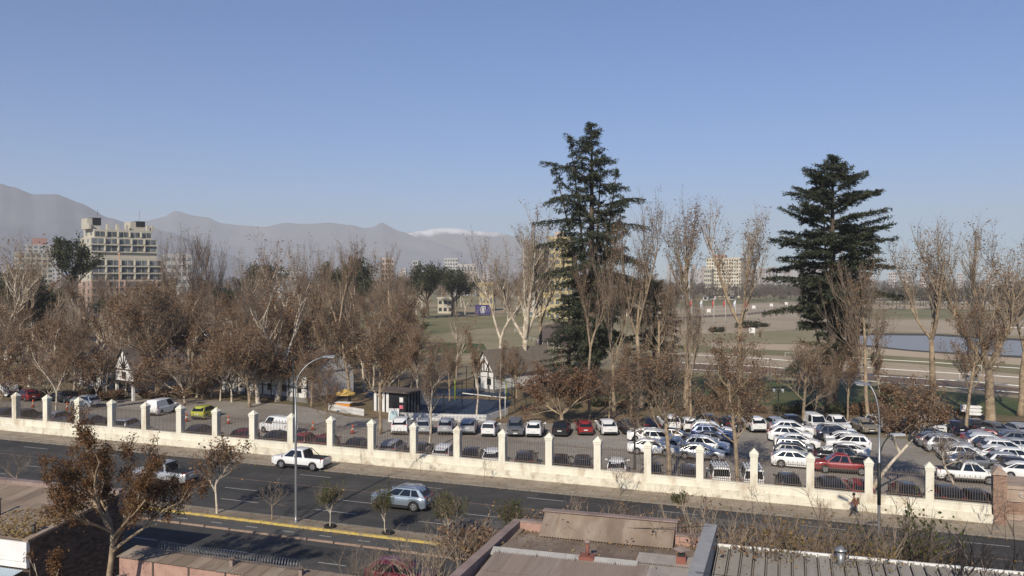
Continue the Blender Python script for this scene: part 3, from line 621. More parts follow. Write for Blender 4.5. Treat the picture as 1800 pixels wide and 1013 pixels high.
for px, Y, tp, lb, pr in ((130, 185, 404, 'dark spreading pine in front of the stepped apartment block', pine), (32, 150, 462, 'dark evergreen at the left edge below the red-topped tower', ever),
        (464, 270, 456, 'small dark evergreen left of the white flat-roofed hall', ever), (622, 250, 448, 'dark evergreen behind the bare tree with an upright pale trunk', ever),
        (752, 300, 456, 'rounded dark evergreen left of the white ribbed tower', ever), (795, 330, 466, 'dark evergreen just below the white ribbed tower', ever),
        (395, 210, 500, 'dull green tree above the parked cars behind the houses', ever), (200, 170, 515, 'dull green tree below the stepped apartment block', ever),
        (730, 190, 560, 'dark evergreen at the left end of the open turf', ever), (545, 175, 545, 'dark evergreen among palms behind the houses', ever), (70, 160, 520, 'dark evergreen behind the arched pale limb at far left', ever)):
    plant(pr, lb, px, Y=Y, top=tp, name='evergreen_tree')

# individually placed planes: (proto, px, Y or -py, top, label, rz, width)
PL = [
 (tall[4], 1742, -744, 366, 'bare plane with thick grey trunk forking low, at the right edge', .6, 1.50),
 (tall[0], 1643, 122, 377, 'bare plane with dark trunk, between the pond cedar and the right edge', 1.0, 1.38),
 (tall[1], 1795, 128, 380, 'bare plane cut by the right edge of the view', 2.2, 1.32),
 (leafy[3], 1545, 118, 560, 'thin leafy sapling-like plane right of the pond cedar trunk', .4, .7),
 (bare[2], 1528, 113, 440, 'bare twiggy plane overlapping the right side of the pond cedar', 3.0, .8),
 (tall[3], 1208, 114, 324, 'slender bare plane with ochre trunk, right of the tallest cedar', 2.4, 1.14),
 (tall[0], 1303, 118, 334, 'bare plane forking in a V before the cream hospital block', 5.2, 1.26),
 (tall[1], 1128, 112, 322, 'bare upright plane overlapping the right flank of the tallest cedar', .2, 1.0),
 (bare[0], 1080, 110, 400, 'bare plane leaning before the tallest cedar', 1.4, .8),
 (tall[3], 1036, -738, 430, 'bare plane with a thick tan trunk before the tallest cedar', 4.4, .8),
 (bare[2], 1150, 116, 470, 'twiggy bare plane behind the white sedans', .9, .9),
 (tall[2], 922, 128, 352, 'bare plane with chalk-white forked trunk above the brown roof', 2.9, 1.3),
 (tall[1], 952, 134, 372, 'bare plane just right of the chalk-white forked one', 1.7, 1.0),
 (bare[1], 880, 150, 395, 'bare plane left of the chalk-white forked one', 2.0, .75),
 (dense, 988, -748, 612, 'wide russet-leaved tree spreading low over the parked cars', .5, 1.15),
 (leafy[2], 1070, -742, 630, 'russet plane right of the wide low tree', 3.4, 1.0),
 (leafy[0], 1110, 106, 590, 'brown-leaved plane under the tallest cedar', 2.6, 1.05),
 (leafy[6], 1177, 73.8, 590, 'brown-leaved plane rising from behind the wall with a tan trunk, among white sedans', 4.2, 1.25),
 (leafy[0], 1297, 73.8, 555, 'slim brown-leaved plane with a long tan trunk right behind the wall', 1.2, 1.0),
 (leafy[6], 1412, -752, 585, 'brown-leaved plane between the two blocks of cars', .8, 1.25),
 (leafy[2], 1432, -745, 622, 'smaller brown-leaved plane behind the white vans', 2.8, .8),
 (leafy[0], 1490, -742, 570, 'leaning thin-leaved plane left of the upright grey lamp', 5.6, .7),
 (leafy[6], 1700, 112, 520, 'bare-topped brown plane before the pond', 1.9, .9),
 (bare[0], 1215, -735, 470, 'dark leaning trunked tree left of the lawn', 2.2, .7),
 (leafy[3], 838, -732, 560, 'left of two brown planes rising behind the picket fence end', 1.1, .9),
 (leafy[3], 880, -738, 585, 'right of two brown planes rising behind the picket fence end', 4.0, .75),
 (bare[1], 800, 128, 525, 'bare pale plane with two crossing limbs before the half-timbered gable', .8, .8),
 (leafy[4], 755, 78.5, 575, 'brown-leaved plane with a chalky trunk growing by the wall', 2.2, .8),
 (leafy[0], 700, 118, 500, 'brown-leaved plane above the striped kiosk', 5.0, 1.0),
 (leafy[1], 735, 108, 560, 'brown-leaved plane behind the picket fence', 3.3, .9),
 (leafy[0], 668, 84, 525, 'brown-leaved plane with a stout fork behind the traffic cones', .4, .95),
 (leafy[6], 722, 112, 560, 'upright brown plane behind the left end of the blue court', 2.8, .95), (leafy[0], 790, 109, 590, 'brown plane at the near side of the blue court', .7, .9), (leafy[0], 908, 112, 600, 'brown plane before the long brown roof', 3.0, 1.0),
 (tall[3], 597, 107, 408, 'tall bare plane with a straight tan trunk beside the yellow umbrella', 1.0, .85),
 (bare[1], 640, 112, 470, 'bare plane with pale limbs right of the straight tan trunk', 2.7, .68),
 (leafy[2], 572, 81, 640, 'pollarded plane with a dark stub by the wall', 1.5, .7),
 (bare[1], 487, 99, 425, 'pale forked plane before the timbered white house', .0, .95),
 (leafy[1], 520, 104, 540, 'brown plane right of the pale forked one', 3.9, 1.0),
 (bare[0], 560, 118, 412, 'bare wispy plane with upright shoots', 4.8, .68),
 (leafy[3], 445, 106, 500, 'brown plane with twin tan trunks before the timbered white house', 2.5, .9),
 (leafy[0], 400, 104, 560, 'brown plane at the left end of the timbered white house', .3, 1.0),
 (leafy[1], 345, 98, 545, 'dense brown plane above the yellow-green car', 5.3, 1.1),
 (leafy[0], 305, 103, 500, 'brown plane behind the gabled porch', 1.3, 1.1),
 (leafy[2], 250, 96, 560, 'brown plane right of the gabled porch', 4.1, 1.15),
 (leafy[1], 205, 108, 505, 'brown plane behind the gabled porch, with thick foliage', 2.0, 1.1),
 (bare[1], 163, 100, 520, 'chalk-white forked plane left of the gabled porch', 3.1, .95),
 (leafy[0], 120, 104, 530, 'brown plane left of the chalk-white forked one', .9, 1.15),
 (leafy[3], 96, 79, 560, 'leaning pale-trunked plane just behind the wall', 2.9, .9),
 (leafy[1], 50, 97, 520, 'brown plane over the red car at far left', 4.7, 1.1),
 (leafy[2], 5, 95, 545, 'brown plane at the left edge', 1.2, 1.2),
 (leafy[0], -40, 100, 520, 'brown plane beyond the left edge, only its branches in view', 2.2, 1.2),
 (bare[1], 8, 120, 398, 'bare plane at the left edge with pale limbs against the hill', 1.0, 1.15),
 (bare[0], 50, 135, 400, 'bare rounded plane at the far left before the red-topped tower', 3.0, .95),
 (bare[1], 75, 128, 480, 'plane with an arched pale limb at the far left', 5.4, 1.1),
 (bare[0], 300, 145, 390, 'bare fan-shaped tree right of the stepped apartment block', .5, .68),
 (bare[2], 345, 150, 396, 'tall bare twiggy tree right of the stepped apartment block', 2.2, .68),
 (bare[0], 378, 160, 408, 'bare pointed tree before the blue hills', 4.0, .7),
 (bare[1], 422, 165, 426, 'small bare pointed tree before the blue hills', 1.0, .7),
 (bare[1], 505, 130, 403, 'wide bare tree whose limbs sweep out to the left', 3.6, 1.15),
 (bare[0], 530, 150, 405, 'bare tree with a broom of shoots before the hills', 1.4, .68),
 (tall[3], 622, 150, 402, 'bare tree with a single pale upright trunk before the hills', 2.3, .85),
 (bare[2], 688, 140, 424, 'bare rounded tree with pale knobs left of the white ribbed tower', 3.4, .68),
 (leafy[3], 170, 130, 470, 'thin brown tree under the stepped apartment block', 2.7, 1.1),
 (leafy[0], 250, 135, 480, 'rusty tree hiding the foot of the stepped apartment block', 4.3, 1.1),
 (leafy[1], 330, 140, 490, 'rusty tree right of the stepped apartment block', .1, 1.1),
]
for pr, px, Y, tp, lb, rz, w in PL:
    if Y < 0: plant(pr, lb, px, py=-Y, top=tp, rz=rz, sxy=w)
    else: plant(pr, lb, px, Y=Y, top=tp, rz=rz, sxy=w)
rg = random.Random(5)
for k in range(36):
    px = -20 + 745 * ((k * .618034 + .31) % 1); Y = rg.choice((92, 99, 108, 116, 124)) + rg.uniform(-3, 3); i = rg.randrange(7)
    w_ = 'left' if px < 300 else 'mid'
    plant(leafy[i], 'brown-leaved plane in the grove around the gabled porch' if px < 300 else 'brown-leaved plane in the grove around the timbered white house and kiosk', px, Y=Y, top=rg.uniform(478, 610), group='planes round the gabled porch' if px < 300 else 'planes round the timbered house and kiosk', sxy=rg.uniform(.9, 1.3), rz=rg.uniform(0, 6.28))
for k in range(13):
    px = -10 + 570 * ((k * .618034 + .17) % 1); x, y = P(px, 708 + rg.uniform(-12, 5)); i = rg.randrange(2)
    tree_obj(low[i], 'young_plane_tree', 'low brown-leaved young plane under the grove, left of the kiosk', x, y, G(x), rg.uniform(.6, 1.1), rg.uniform(0, 6.28), 'low young planes under the grove', sxy=1.15)
# the leaning brown-leaved tree over the middle of the lot
lean = BL(71, 13, .5, .2, 5, (.4, 1.1), .32, 7, .22, 6, .13, 6, .07, .03, 6500, .2, m_bark_pale, m_twig, lean=(.75, .1), wob=.15)
plant(lean, 'brown-leaved tree leaning right over the cars with a pale slanting trunk', 1532, Y=76, top=636, rz=0.15, sxy=1.05)
lean2 = BL(72, 9, .55, .17, 4, (.5, 1.0), .25, 5, .2, 6, .16, 5, .06, .03, 0, .2, m_bark_pale, m_twig_pale, lean=(-.5, .1), wob=.2, drop=.05)
plant(lean2, 'leaning bare tree with drooping twigs before the white pickup in the lot', 1690, Y=74.5, top=745, rz=.1)
# the mass of winter trees behind: every one its own object
rg = random.Random(99)
mass = [(bare[0], 0), (bare[1], 0), (bare[2], 0), (leafy[4], 1), (leafy[5], 1), (leafy[3], 1), (leafy[6], 1)]
for k in range(112):
    px = -30 + 765 * ((k * .618034) % 1); Y = 140 + 190 * rg.random() ** 1.1
    i = rg.randrange(7); tpy = rg.uniform(468, 515) if not mass[i][1] else rg.uniform(485, 540)
    plant(mass[i][0], 'bare grey treetop in the winter wood behind the houses' if not mass[i][1] else 'brown treetop in the winter wood behind the houses', px, Y=Y, top=tpy,
          group='bare trees in the wood behind the houses' if not mass[i][1] else 'brown trees in the wood behind the houses', sxy=rg.uniform(.9, 1.2), name='winter_tree', rz=rg.uniform(0, 6.28))
for k in range(40):                                            # along the far side of the turf, middle
    px = 700 + 470 * ((k * .618034) % 1); Y = 330 + 120 * rg.random()
    i = rg.randrange(6); plant(mass[i][0], 'winter tree along the far side of the open turf', px, Y=Y, top=rg.uniform(466, 498), group='winter trees beyond the open turf', sxy=rg.uniform(.9, 1.3), name='winter_tree', rz=rg.uniform(0, 6.28))
# far tree belt behind the race course: one wooded mass
def wood_mass(name, x_px0, x_px1, Y0, Y1, n, h0, h1, proto_seeds, mat, seed, leafn=300):
    rg = random.Random(seed); rs = np.random.RandomState(seed); b = MB()
    for k in range(n):
        px = x_px0 + (x_px1 - x_px0) * (k + rg.random()) / n; Y = rg.uniform(Y0, Y1); x = gx(px, Y); z = G(x); h = rg.uniform(h0, h1)
        b.tube([(x, Y, z), (x, Y, z + h * .5)], [.35, .15], 4, 0)
        for j in range(9):
            a = rg.uniform(0, 6.28); r = rg.uniform(.1, .3) * h; b.tube([(x, Y, z + h * rg.uniform(.2, .45)), (x + r * .6 * math.cos(a), Y + r * .6 * math.sin(a), z + h * .65), (x + r * math.cos(a), Y + r * math.sin(a), z + h * rg.uniform(.8, 1.0))], [.14, .09, .03], 3, 0, cap=False)
        c = rs.normal(size=(leafn, 3)); c /= np.linalg.norm(c, axis=1)[:, None]; c *= rs.uniform(.4, 1, (leafn, 1)) ** .5
        c = c * np.array([h * .27, h * .27, h * .36]) + np.array([x, Y, z + h * .6]); b.quads(leaf_quads(c, .9, rs, aspect=.5), 1)
    o = b.build(name, [m_twig, mat]); o['kind'] = 'stuff'; return o
m_far = leaf_mat('far_twigs', [(.105, .09, .075), (.15, .125, .10), (.08, .075, .06)], .1)
m_fard = leaf_mat('far_evergreens', [(.03, .036, .028), (.05, .052, .035), (.08, .07, .055)], .1)
wood_mass('far_trees_woods', 1120, 1420, 620, 760, 70, 9, 15, 0, m_far, 5)
wood_mass('far_evergreen_woods', 1420, 1830, 560, 700, 70, 12, 21, 0, m_fard, 6)
wood_mass('distant_woods', -20, 1100, 480, 900, 150, 11, 18, 0, m_far, 7, 160)
wood_mass('distant_plain_woods', 1100, 1830, 900, 2200, 120, 10, 15, 0, m_fard, 8, 120)
# ------------------------------------------------------------------ cars
def paint(name, c, metal=0.0, rough=.3): return M('car_paint_' + name, c, rough=rough, metal=metal, spec=.5, coat=.6)
PAINT = dict(white=paint('white', (.72, .72, .70)), silver=paint('silver', (.46, .47, .48), .5, .35), grey=paint('grey', (.16, .165, .175), .4), dark=paint('dark_grey', (.035, .037, .042), .2), black=paint('black', (.012, .012, .014)),
             red=paint('red', (.24, .02, .022)), maroon=paint('maroon', (.16, .014, .03), .2), navy=paint('navy', (.012, .018, .038), .3), blue=paint('blue', (.018, .04, .11), .3), steel=paint('steel_blue', (.30, .365, .43), .6, .32), beige=paint('beige', (.33, .29, .22), .4), lime=paint('yellow_green', (.42, .42, .06)))
m_glass = M('car_glass', (.012, .015, .018), rough=.06, spec=.6)
m_tyre = M('tyre_rubber', (.018, .018, .018), rough=.85)
m_rim = M('alloy_rim', (.45, .45, .46), rough=.35, metal=.7)
m_clad = M('black_plastic', (.022, .022, .023), rough=.6)
m_head = M('headlight_glass', (.62, .65, .68), rough=.12, spec=.7)
m_tail = M('tail_light_red', (.38, .012, .012), rough=.2)
m_plate = M('number_plate', (.62, .62, .58), rough=.5)
def wheel_mesh(r, w):
    b = MB(); n = 16
    def ring(rr, yy): return [(rr * math.cos(6.2832 * k / n), yy, rr * math.sin(6.2832 * k / n)) for k in range(n)]
    rings = [(r * .62, -w / 2, 0), (r * .95, -w / 2, 0), (r, -w * .3, 0), (r, w * .3, 0), (r * .95, w / 2, 0), (r * .64, w / 2, 0)]
    base = len(b.v)
    for rr, yy, _ in rings: b.v += ring(rr, yy)
    for i in range(5):
        for k in range(n): a = base + i * n + k; c = base + i * n + (k + 1) % n; b.face((a, c, c + n, a + n), 0, True)
    for yy in (-w / 2 + .03, w / 2 - .03):                     # five-spoke rim set back in the tyre, both sides
        b0 = len(b.v); b.v += ring(r * .64, yy); b.face(range(b0, b0 + n), 0)
        s = 1 if yy > 0 else -1
        for k in range(5):
            a = 6.2832 * k / 5; c, si = math.cos(a), math.sin(a); t = (-si * r * .11, c * r * .11); e = (-si * r * .15, c * r * .15); y2 = yy + s * .015
            b.v += [(t[0], y2, t[1]), (c * r * .62 + e[0], y2, si * r * .62 + e[1]), (c * r * .62 - e[0], y2, si * r * .62 - e[1]), (-t[0], y2, -t[1])]; q = len(b.v); b.face((q - 4, q - 3, q - 2, q - 1), 1)
        b0 = len(b.v); b.v += [(x * .94 / .64 * .64 if 0 else x, yy + s * .012, z) for x, _y, z in ring(r * .63, 0)] + [(x, yy + s * .018, z) for x, _y, z in ring(r * .53, 0)]
        for k in range(n): b.face((b0 + k, b0 + (k + 1) % n, b0 + n + (k + 1) % n, b0 + n + k), 1)
    return recalc(b.mesh('wheel', [m_tyre, m_rim]))
def car_model(L, W, H, zs, hood, trunk, xw, gl, wr=.32, clear=.2, kind='hatch', rails=False, clad=False):
    """L,W,H; zs belt height; hood/trunk: top heights at nose/tail; xw=(rear,front) axle x; gl=(rear base, rear roof, front roof, windscreen base) x"""
    parts = []; hw = W / 2; xr, xf = xw
    xs = sorted(set([-L / 2, -L / 2 + .08, -L / 2 + .3, L / 2 - .45, L / 2 - .2, L / 2 - .05, L / 2, 0, gl[0], gl[3]] + [c + wr * 1.18 * t for c in xw for t in (-1, -.92, -.7, -.38, 0, .38, .7, .92, 1)]))
    xs = [x for x in xs if -L / 2 <= x <= L / 2]
    xs = [x for i, x in enumerate(xs) if i == 0 or x - xs[i - 1] > .012]
    def lerp(a, b, t): return a + (b - a) * max(0, min(1, t))
    def zt(x):
        if x > gl[3]: return lerp(zs, hood, ((x - gl[3]) / (L / 2 - gl[3])) ** 1.6)
        if x < gl[0]: return lerp(zs, trunk, (gl[0] - x) / (L / 2 + gl[0] + 1e-6))
        return zs
    def wd(x):
        t = abs(x) / (L / 2); return hw * (1 - .16 * max(0, (t - .72) / .28) ** 2.2)
    def zb(x):
        for c in xw:
            dx = abs(x - c)
            if dx < wr * 1.18: return max(clear, wr + math.sqrt(max(0, (wr * 1.18) ** 2 - dx * dx)) * .98)
        return clear + (.1 if abs(x) > L / 2 - .25 else 0)
    b = MB(); K = 13
    for x in xs:
        w = wd(x); z0 = zb(x); z1 = zt(x); m = z0 + (z1 - z0) * .45; ed = .07
        half = [(w * .965, z0), (w, max(m, z0 + .02)), (w * .985, z1 - ed), (w * .93, z1 - .012), (w * .62, z1 + .022), (w * .3, z1 + .032)]
        sec = [(y, z) for y, z in half] + [(0, z1 + .035)] + [(-y, z) for y, z in half[::-1]]
        b.v += [(x, y, z) for y, z in sec]
    for i in range(len(xs) - 1):
        for j in range(K - 1): a = i * K + j; b.face((a, a + K, a + K + 1, a + 1), 0, True)
    b.face(range(K), 0); b.face([(len(xs) - 1) * K + j for j in range(K)][::-1], 0)
    x0, x1 = -L / 2 + .1, L / 2 - .1; b.box(x0, x1, -hw * .86, hw * .86, clear + .02, zs - .08, 1)       # dark underbody and arches
    # greenhouse
    wb = hw * .93; wt = hw * .74; gz = zs - .01
    def gp(x, z):                                              # half width of cabin side at height z
        t = (z - gz) / (H - gz); return wb + (wt - wb) * t
    nroof = [gl[1], gl[1] + (gl[2] - gl[1]) * .33, gl[1] + (gl[2] - gl[1]) * .7, gl[2]]
    if kind != 'pickup_bed':
        g = MB(); rows = []
        st = [(gl[0], gz)] + [(gl[0] + (gl[1] - gl[0]) * .86, gz + (H - gz) * .9)] + [(x, H - .015 * (k in (0, 3))) for k, x in enumerate(nroof)] + [(gl[3] + (gl[2] - gl[3]) * .88, gz + (H - gz) * .9)] + [(gl[3], gz)]
        for x, z in st:
            w = gp(x, z); zr = z; c = .03 if z > gz + .2 else 0
            g.v += [(x, wb, gz), (x, w, zr - .045 * (zr > gz + .2)), (x, w - .07, zr), (x, w * .4, zr + c), (x, -w * .4, zr + c), (x, -w + .07, zr), (x, -w, zr - .045 * (zr > gz + .2)), (x, -wb, gz)]
        for i in range(len(st) - 1):
            for j in range(7): a = i * 8 + j; g.face((a, a + 8, a + 9, a + 1), 0, 1 <= j <= 5)
        base = len(b.v); b.v += g.v
        for f, m_, s in zip(g.f, g.m, g.sm): b.face([base + q for q in f], m_, s)
    me = b.mesh('body', [PAINT['white'], m_clad]); recalc(me); parts.append(('body', me, (0, 0, 0)))
    # windows: panels on the cabin sides and ends
    def side_pt(x, z, s): return Vector((x, s * (gp(x, z) + .012), z))
    zl, zh = gz + .05, H - .1
    def xl(z): t = (z - gz) / (H - gz); return gl[0] + (gl[1] - gl[0]) * t
    def xh(z): t = (z - gz) / (H - gz); return gl[3] + (gl[2] - gl[3]) * t
    splits = {'sedan': [(.03, .17), (.20, .57), (.60, .97)], 'hatch': [(.10, .26), (.29, .58), (.61, .97)], 'suv': [(.09, .30), (.33, .61), (.64, .97)], 'pickup': [(.06, .46), (.51, .96)], 'van': [(.66, .97)], 'jeep': [(.05, .33), (.37, .66), (.70, .96)]}[kind]
    for s in (1, -1):
        for u0, u1 in splits:
            a0, a1 = xl(zl) + .06, xh(zl) - .1; c0, c1 = xl(zh) + .06, xh(zh) - .06
            q = [side_pt(a0 + (a1 - a0) * u0, zl, s), side_pt(a0 + (a1 - a0) * u1, zl, s), side_pt(c0 + (c1 - c0) * u1, zh, s), side_pt(c0 + (c1 - c0) * u0, zh, s)]
            n = Vector((0, s * .012, 0)); w = MB(); w.hexa([p - n * 2 for p in q] + [p + n for p in q]); parts.append(('side_window', recalc(w.mesh('side_window', m_glass)), (0, 0, 0)))
    def end_glass(nm, xa, xb, sgn):
        q = []
        for t, fr in ((.08, .87), (.86, .9)):
            z = gz + (H - gz) * t; x = xa + (xb - xa) * t + sgn * .014; y = gp(x, z) * fr; q += [Vector((x, -y, z)), Vector((x, y, z))]
        q = [q[0], q[1], q[3], q[2]]; n = Vector((sgn * .012, 0, .008)); w = MB(); w.hexa([p - n * 2 for p in q] + [p + n for p in q]); parts.append((nm, recalc(w.mesh(nm, m_glass)), (0, 0, 0)))
    end_glass('windscreen', gl[3], gl[2], 1)
    if kind != 'van': end_glass('rear_window', gl[0], gl[1], -1)
    wm = wheel_mesh(wr, .21)
    for x in xw:
        for s in (1, -1): parts.append(('wheel', wm, (x, s * (hw - .11), wr)))
    hz = hood - .12
    for s in (1, -1):
        xe = L / 2; w = MB(); w.hexa([(xe - .42, s * hw * .80, hz - .06), (xe - .06, s * hw * .48, hz - .1), (xe + .012, s * hw * .48, hz - .1), (xe - .2, s * hw * .965, hz - .06), (xe - .5, s * hw * .80, hz + .1), (xe - .12, s * hw * .48, hz + .04), (xe - .02, s * hw * .48, hz + .03), (xe - .3, s * hw * .965, hz + .1)]); parts.append(('headlight', recalc(w.mesh('headlight', m_head)), (0, 0, 0)))
        zt_ = trunk - .16; hT = .12 if kind in ('sedan', 'hatch') else .2
        w = MB(); w.hexa([(-xe - .015, s * hw * .5, zt_ - hT * .5), (-xe + .25, s * hw * .972, zt_ - hT * .5), (-xe + .3, s * hw * .80, zt_ - hT * .5), (-xe + .15, s * hw * .5, zt_ - hT * .5), (-xe - .015, s * hw * .58, zt_ + hT), (-xe + .25, s * hw * .972, zt_ + hT), (-xe + .3, s * hw * .80, zt_ + hT), (-xe + .15, s * hw * .58, zt_ + hT)]); parts.append(('tail_light', recalc(w.mesh('tail_light', m_tail)), (0, 0, 0)))
        w = MB(); w.hexa([(gl[3] - .16, s * hw * .95, zs + .02), (gl[3] - .02, s * hw * .95, zs + .02), (gl[3] - .04, s * (hw + .17), zs + .03), (gl[3] - .13, s * (hw + .17), zs + .03), (gl[3] - .16, s * hw * .95, zs + .1), (gl[3] - .02, s * hw * .95, zs + .12), (gl[3] - .04, s * (hw + .17), zs + .17), (gl[3] - .13, s * (hw + .17), zs + .17)]); parts.append(('mirror', recalc(w.mesh('mirror', PAINT['white'])), (0, 0, 0)))
    for x, s, z in ((L / 2 + .004, 1, .42), (-L / 2 - .03, -1, trunk - .36 if kind in ('suv', 'hatch', 'jeep') else trunk - .3)):
        parts.append(('number_plate', MB().box(x - .012, x + .028, -.22, .22, z, z + .12).mesh('number_plate', m_plate), (0, 0, 0)))
    parts.append(('grille', MB().box(L / 2 - .05, L / 2 + .01, -hw * .44, hw * .44, hood - .27, hood - .13).mesh('grille', m_clad), (0, 0, 0)))
    bm_ = MB(); bm_.box(-L / 2 - .025, -L / 2 + .12, -hw * .78, hw * .78, clear + .06, clear + .26); bm_.box(L / 2 - .12, L / 2 + .008, -hw * .7, hw * .7, clear + .04, clear + .18); parts.append(('bumper', bm_.mesh('bumper', m_clad), (0, 0, 0)))
    if clad:
        w = MB()
        for s in (1, -1): w.box(xr + wr * 1.2, xf - wr * 1.2, s * hw * .96 - .03, s * hw * .96 + .05, clear, clear + .2)
        parts.append(('side_cladding', w.mesh('side_cladding', m_clad), (0, 0, 0)))
    if rails:
        for s in (1, -1): parts.append(('roof_rail', MB().tube([(gl[1] + .12, s * (wt - .1), H), (gl[1] + .25, s * (wt - .1), H + .06), (gl[2] - .2, s * (wt - .1), H + .06), (gl[2] - .05, s * (wt - .1), H)], .02, 5).mesh('roof_rail', m_rim), (0, 0, 0)))
    return parts
MOD = {}
MOD['hatch'] = car_model(4.05, 1.76, 1.5, .98, .86, .98, (-1.24, 1.28), (-1.95, -1.4, .12, 1.2), .32, kind='hatch')
MOD['sedan'] = car_model(4.55, 1.80, 1.46, .96, .82, 1.0, (-1.33, 1.38), (-1.86, -.75, .2, 1.3), .33, kind='sedan')
MOD['suv'] = car_model(4.4, 1.88, 1.68, 1.10, 1.0, 1.12, (-1.3, 1.33), (-2.12, -1.55, .15, 1.28), .385, .25, 'suv', rails=True, clad=True)
MOD['crossover'] = car_model(4.55, 1.86, 1.62, 1.06, .96, 1.10, (-1.34, 1.36), (-2.2, -1.25, .1, 1.3), .37, .22, 'suv')
MOD['city'] = car_model(3.6, 1.66, 1.52, .96, .9, 1.0, (-1.1, 1.15), (-1.76, -1.5, .3, 1.15), .3, .17, 'hatch')
MOD['van'] = car_model(4.4, 1.82, 1.86, 1.05, .95, 1.05, (-1.3, 1.36), (-2.17, -2.0, .75, 1.4), .32, .2, 'van')
def pickup_model():
    p = car_model(5.2, 1.85, 1.78, 1.08, .98, 1.08, (-1.6, 1.55), (-.75, -.42, .6, 1.55), .38, .3, 'pickup', clad=True)
    b = MB(); b.box(-2.5, -.7, -.72, .72, 1.07, 1.125, 0)
    p.append(('bed_cover', b.mesh('bed_cover', m_clad), (0, 0, 0)))
    r = MB(); r.tube([(-.72, -.72, 1.1), (-.6, -.66, 1.72), (-.6, .66, 1.72), (-.72, .72, 1.1)], .035, 6); r.tube([(-1.35, -.75, 1.1), (-.66, -.68, 1.66)], .03, 5); r.tube([(-1.35, .75, 1.1), (-.66, .68, 1.66)], .03, 5)
    p.append(('roll_bar', r.mesh('roll_bar', m_clad), (0, 0, 0))); return p
MOD['pickup'] = pickup_model()
def jeep_model():
    p = car_model(4.0, 1.75, 1.85, 1.12, 1.08, 1.12, (-1.15, 1.2), (-1.96, -1.9, .55, .8), .39, .28, 'jeep', clad=True)
    for k in range(6):
        y = -.6 + k * .24; p.append(('roof_slat', MB().box(-1.8, .45, y - .06, y + .06, 1.93, 1.96).mesh('roof_slat', PAINT['white']), (0, 0, 0)))
    r = MB()
    for x in (-1.6, -.6, .3): r.box(x - .03, x + .03, -.72, .72, 1.84, 1.93)
    p.append(('rack_frame', r.mesh('rack_frame', m_clad), (0, 0, 0))); return p
MOD['jeep'] = jeep_model()
CARN = dict(crossover='crossover_car', city='small_car', hatch='hatchback', sedan='sedan', suv='suv_car', van='panel_van', pickup='pickup_truck', jeep='offroad_car')
CATN = dict(crossover='car', city='car', hatch='car', sedan='car', suv='car', van='van', pickup='pickup truck', jeep='car')
PROTO = {}
def make_proto(k):
    t = ob(CARN[k], None)
    for nm, me, loc in MOD[k]:
        o = ob(nm, me, t, loc)
        if nm in ('body', 'mirror'): o.material_slots[0].link = 'OBJECT'
    return t
VR = random.Random(17)
def car(k, color, x, y, hd, label, group, s=1.0, tilt=True):
    if group and k == 'suv' and 'rails' not in label and VR.random() < .55: k = 'crossover'
    if group and k == 'hatch' and VR.random() < .45: k = 'city'
    if group: hd += VR.uniform(-2.5, 2.5); s *= VR.uniform(.96, 1.05)
    if k not in PROTO: PROTO[k] = make_proto(k); t = PROTO[k]
    else: t = copy_tree(PROTO[k])
    tag(t, label, CATN[k], group); t.location = (x, y, G(x) + (.06 if y > 69 else .03)); t.rotation_euler = (0, SL * math.cos(R(hd)), R(hd)); t.scale = (s, s, s)
    for ch in t.children:
        ch.material_slots
        if ch.data.materials and ch.material_slots[0].link == 'OBJECT': ch.material_slots[0].material = PAINT[color]
    return t
RA = 'cars parked in the far row'
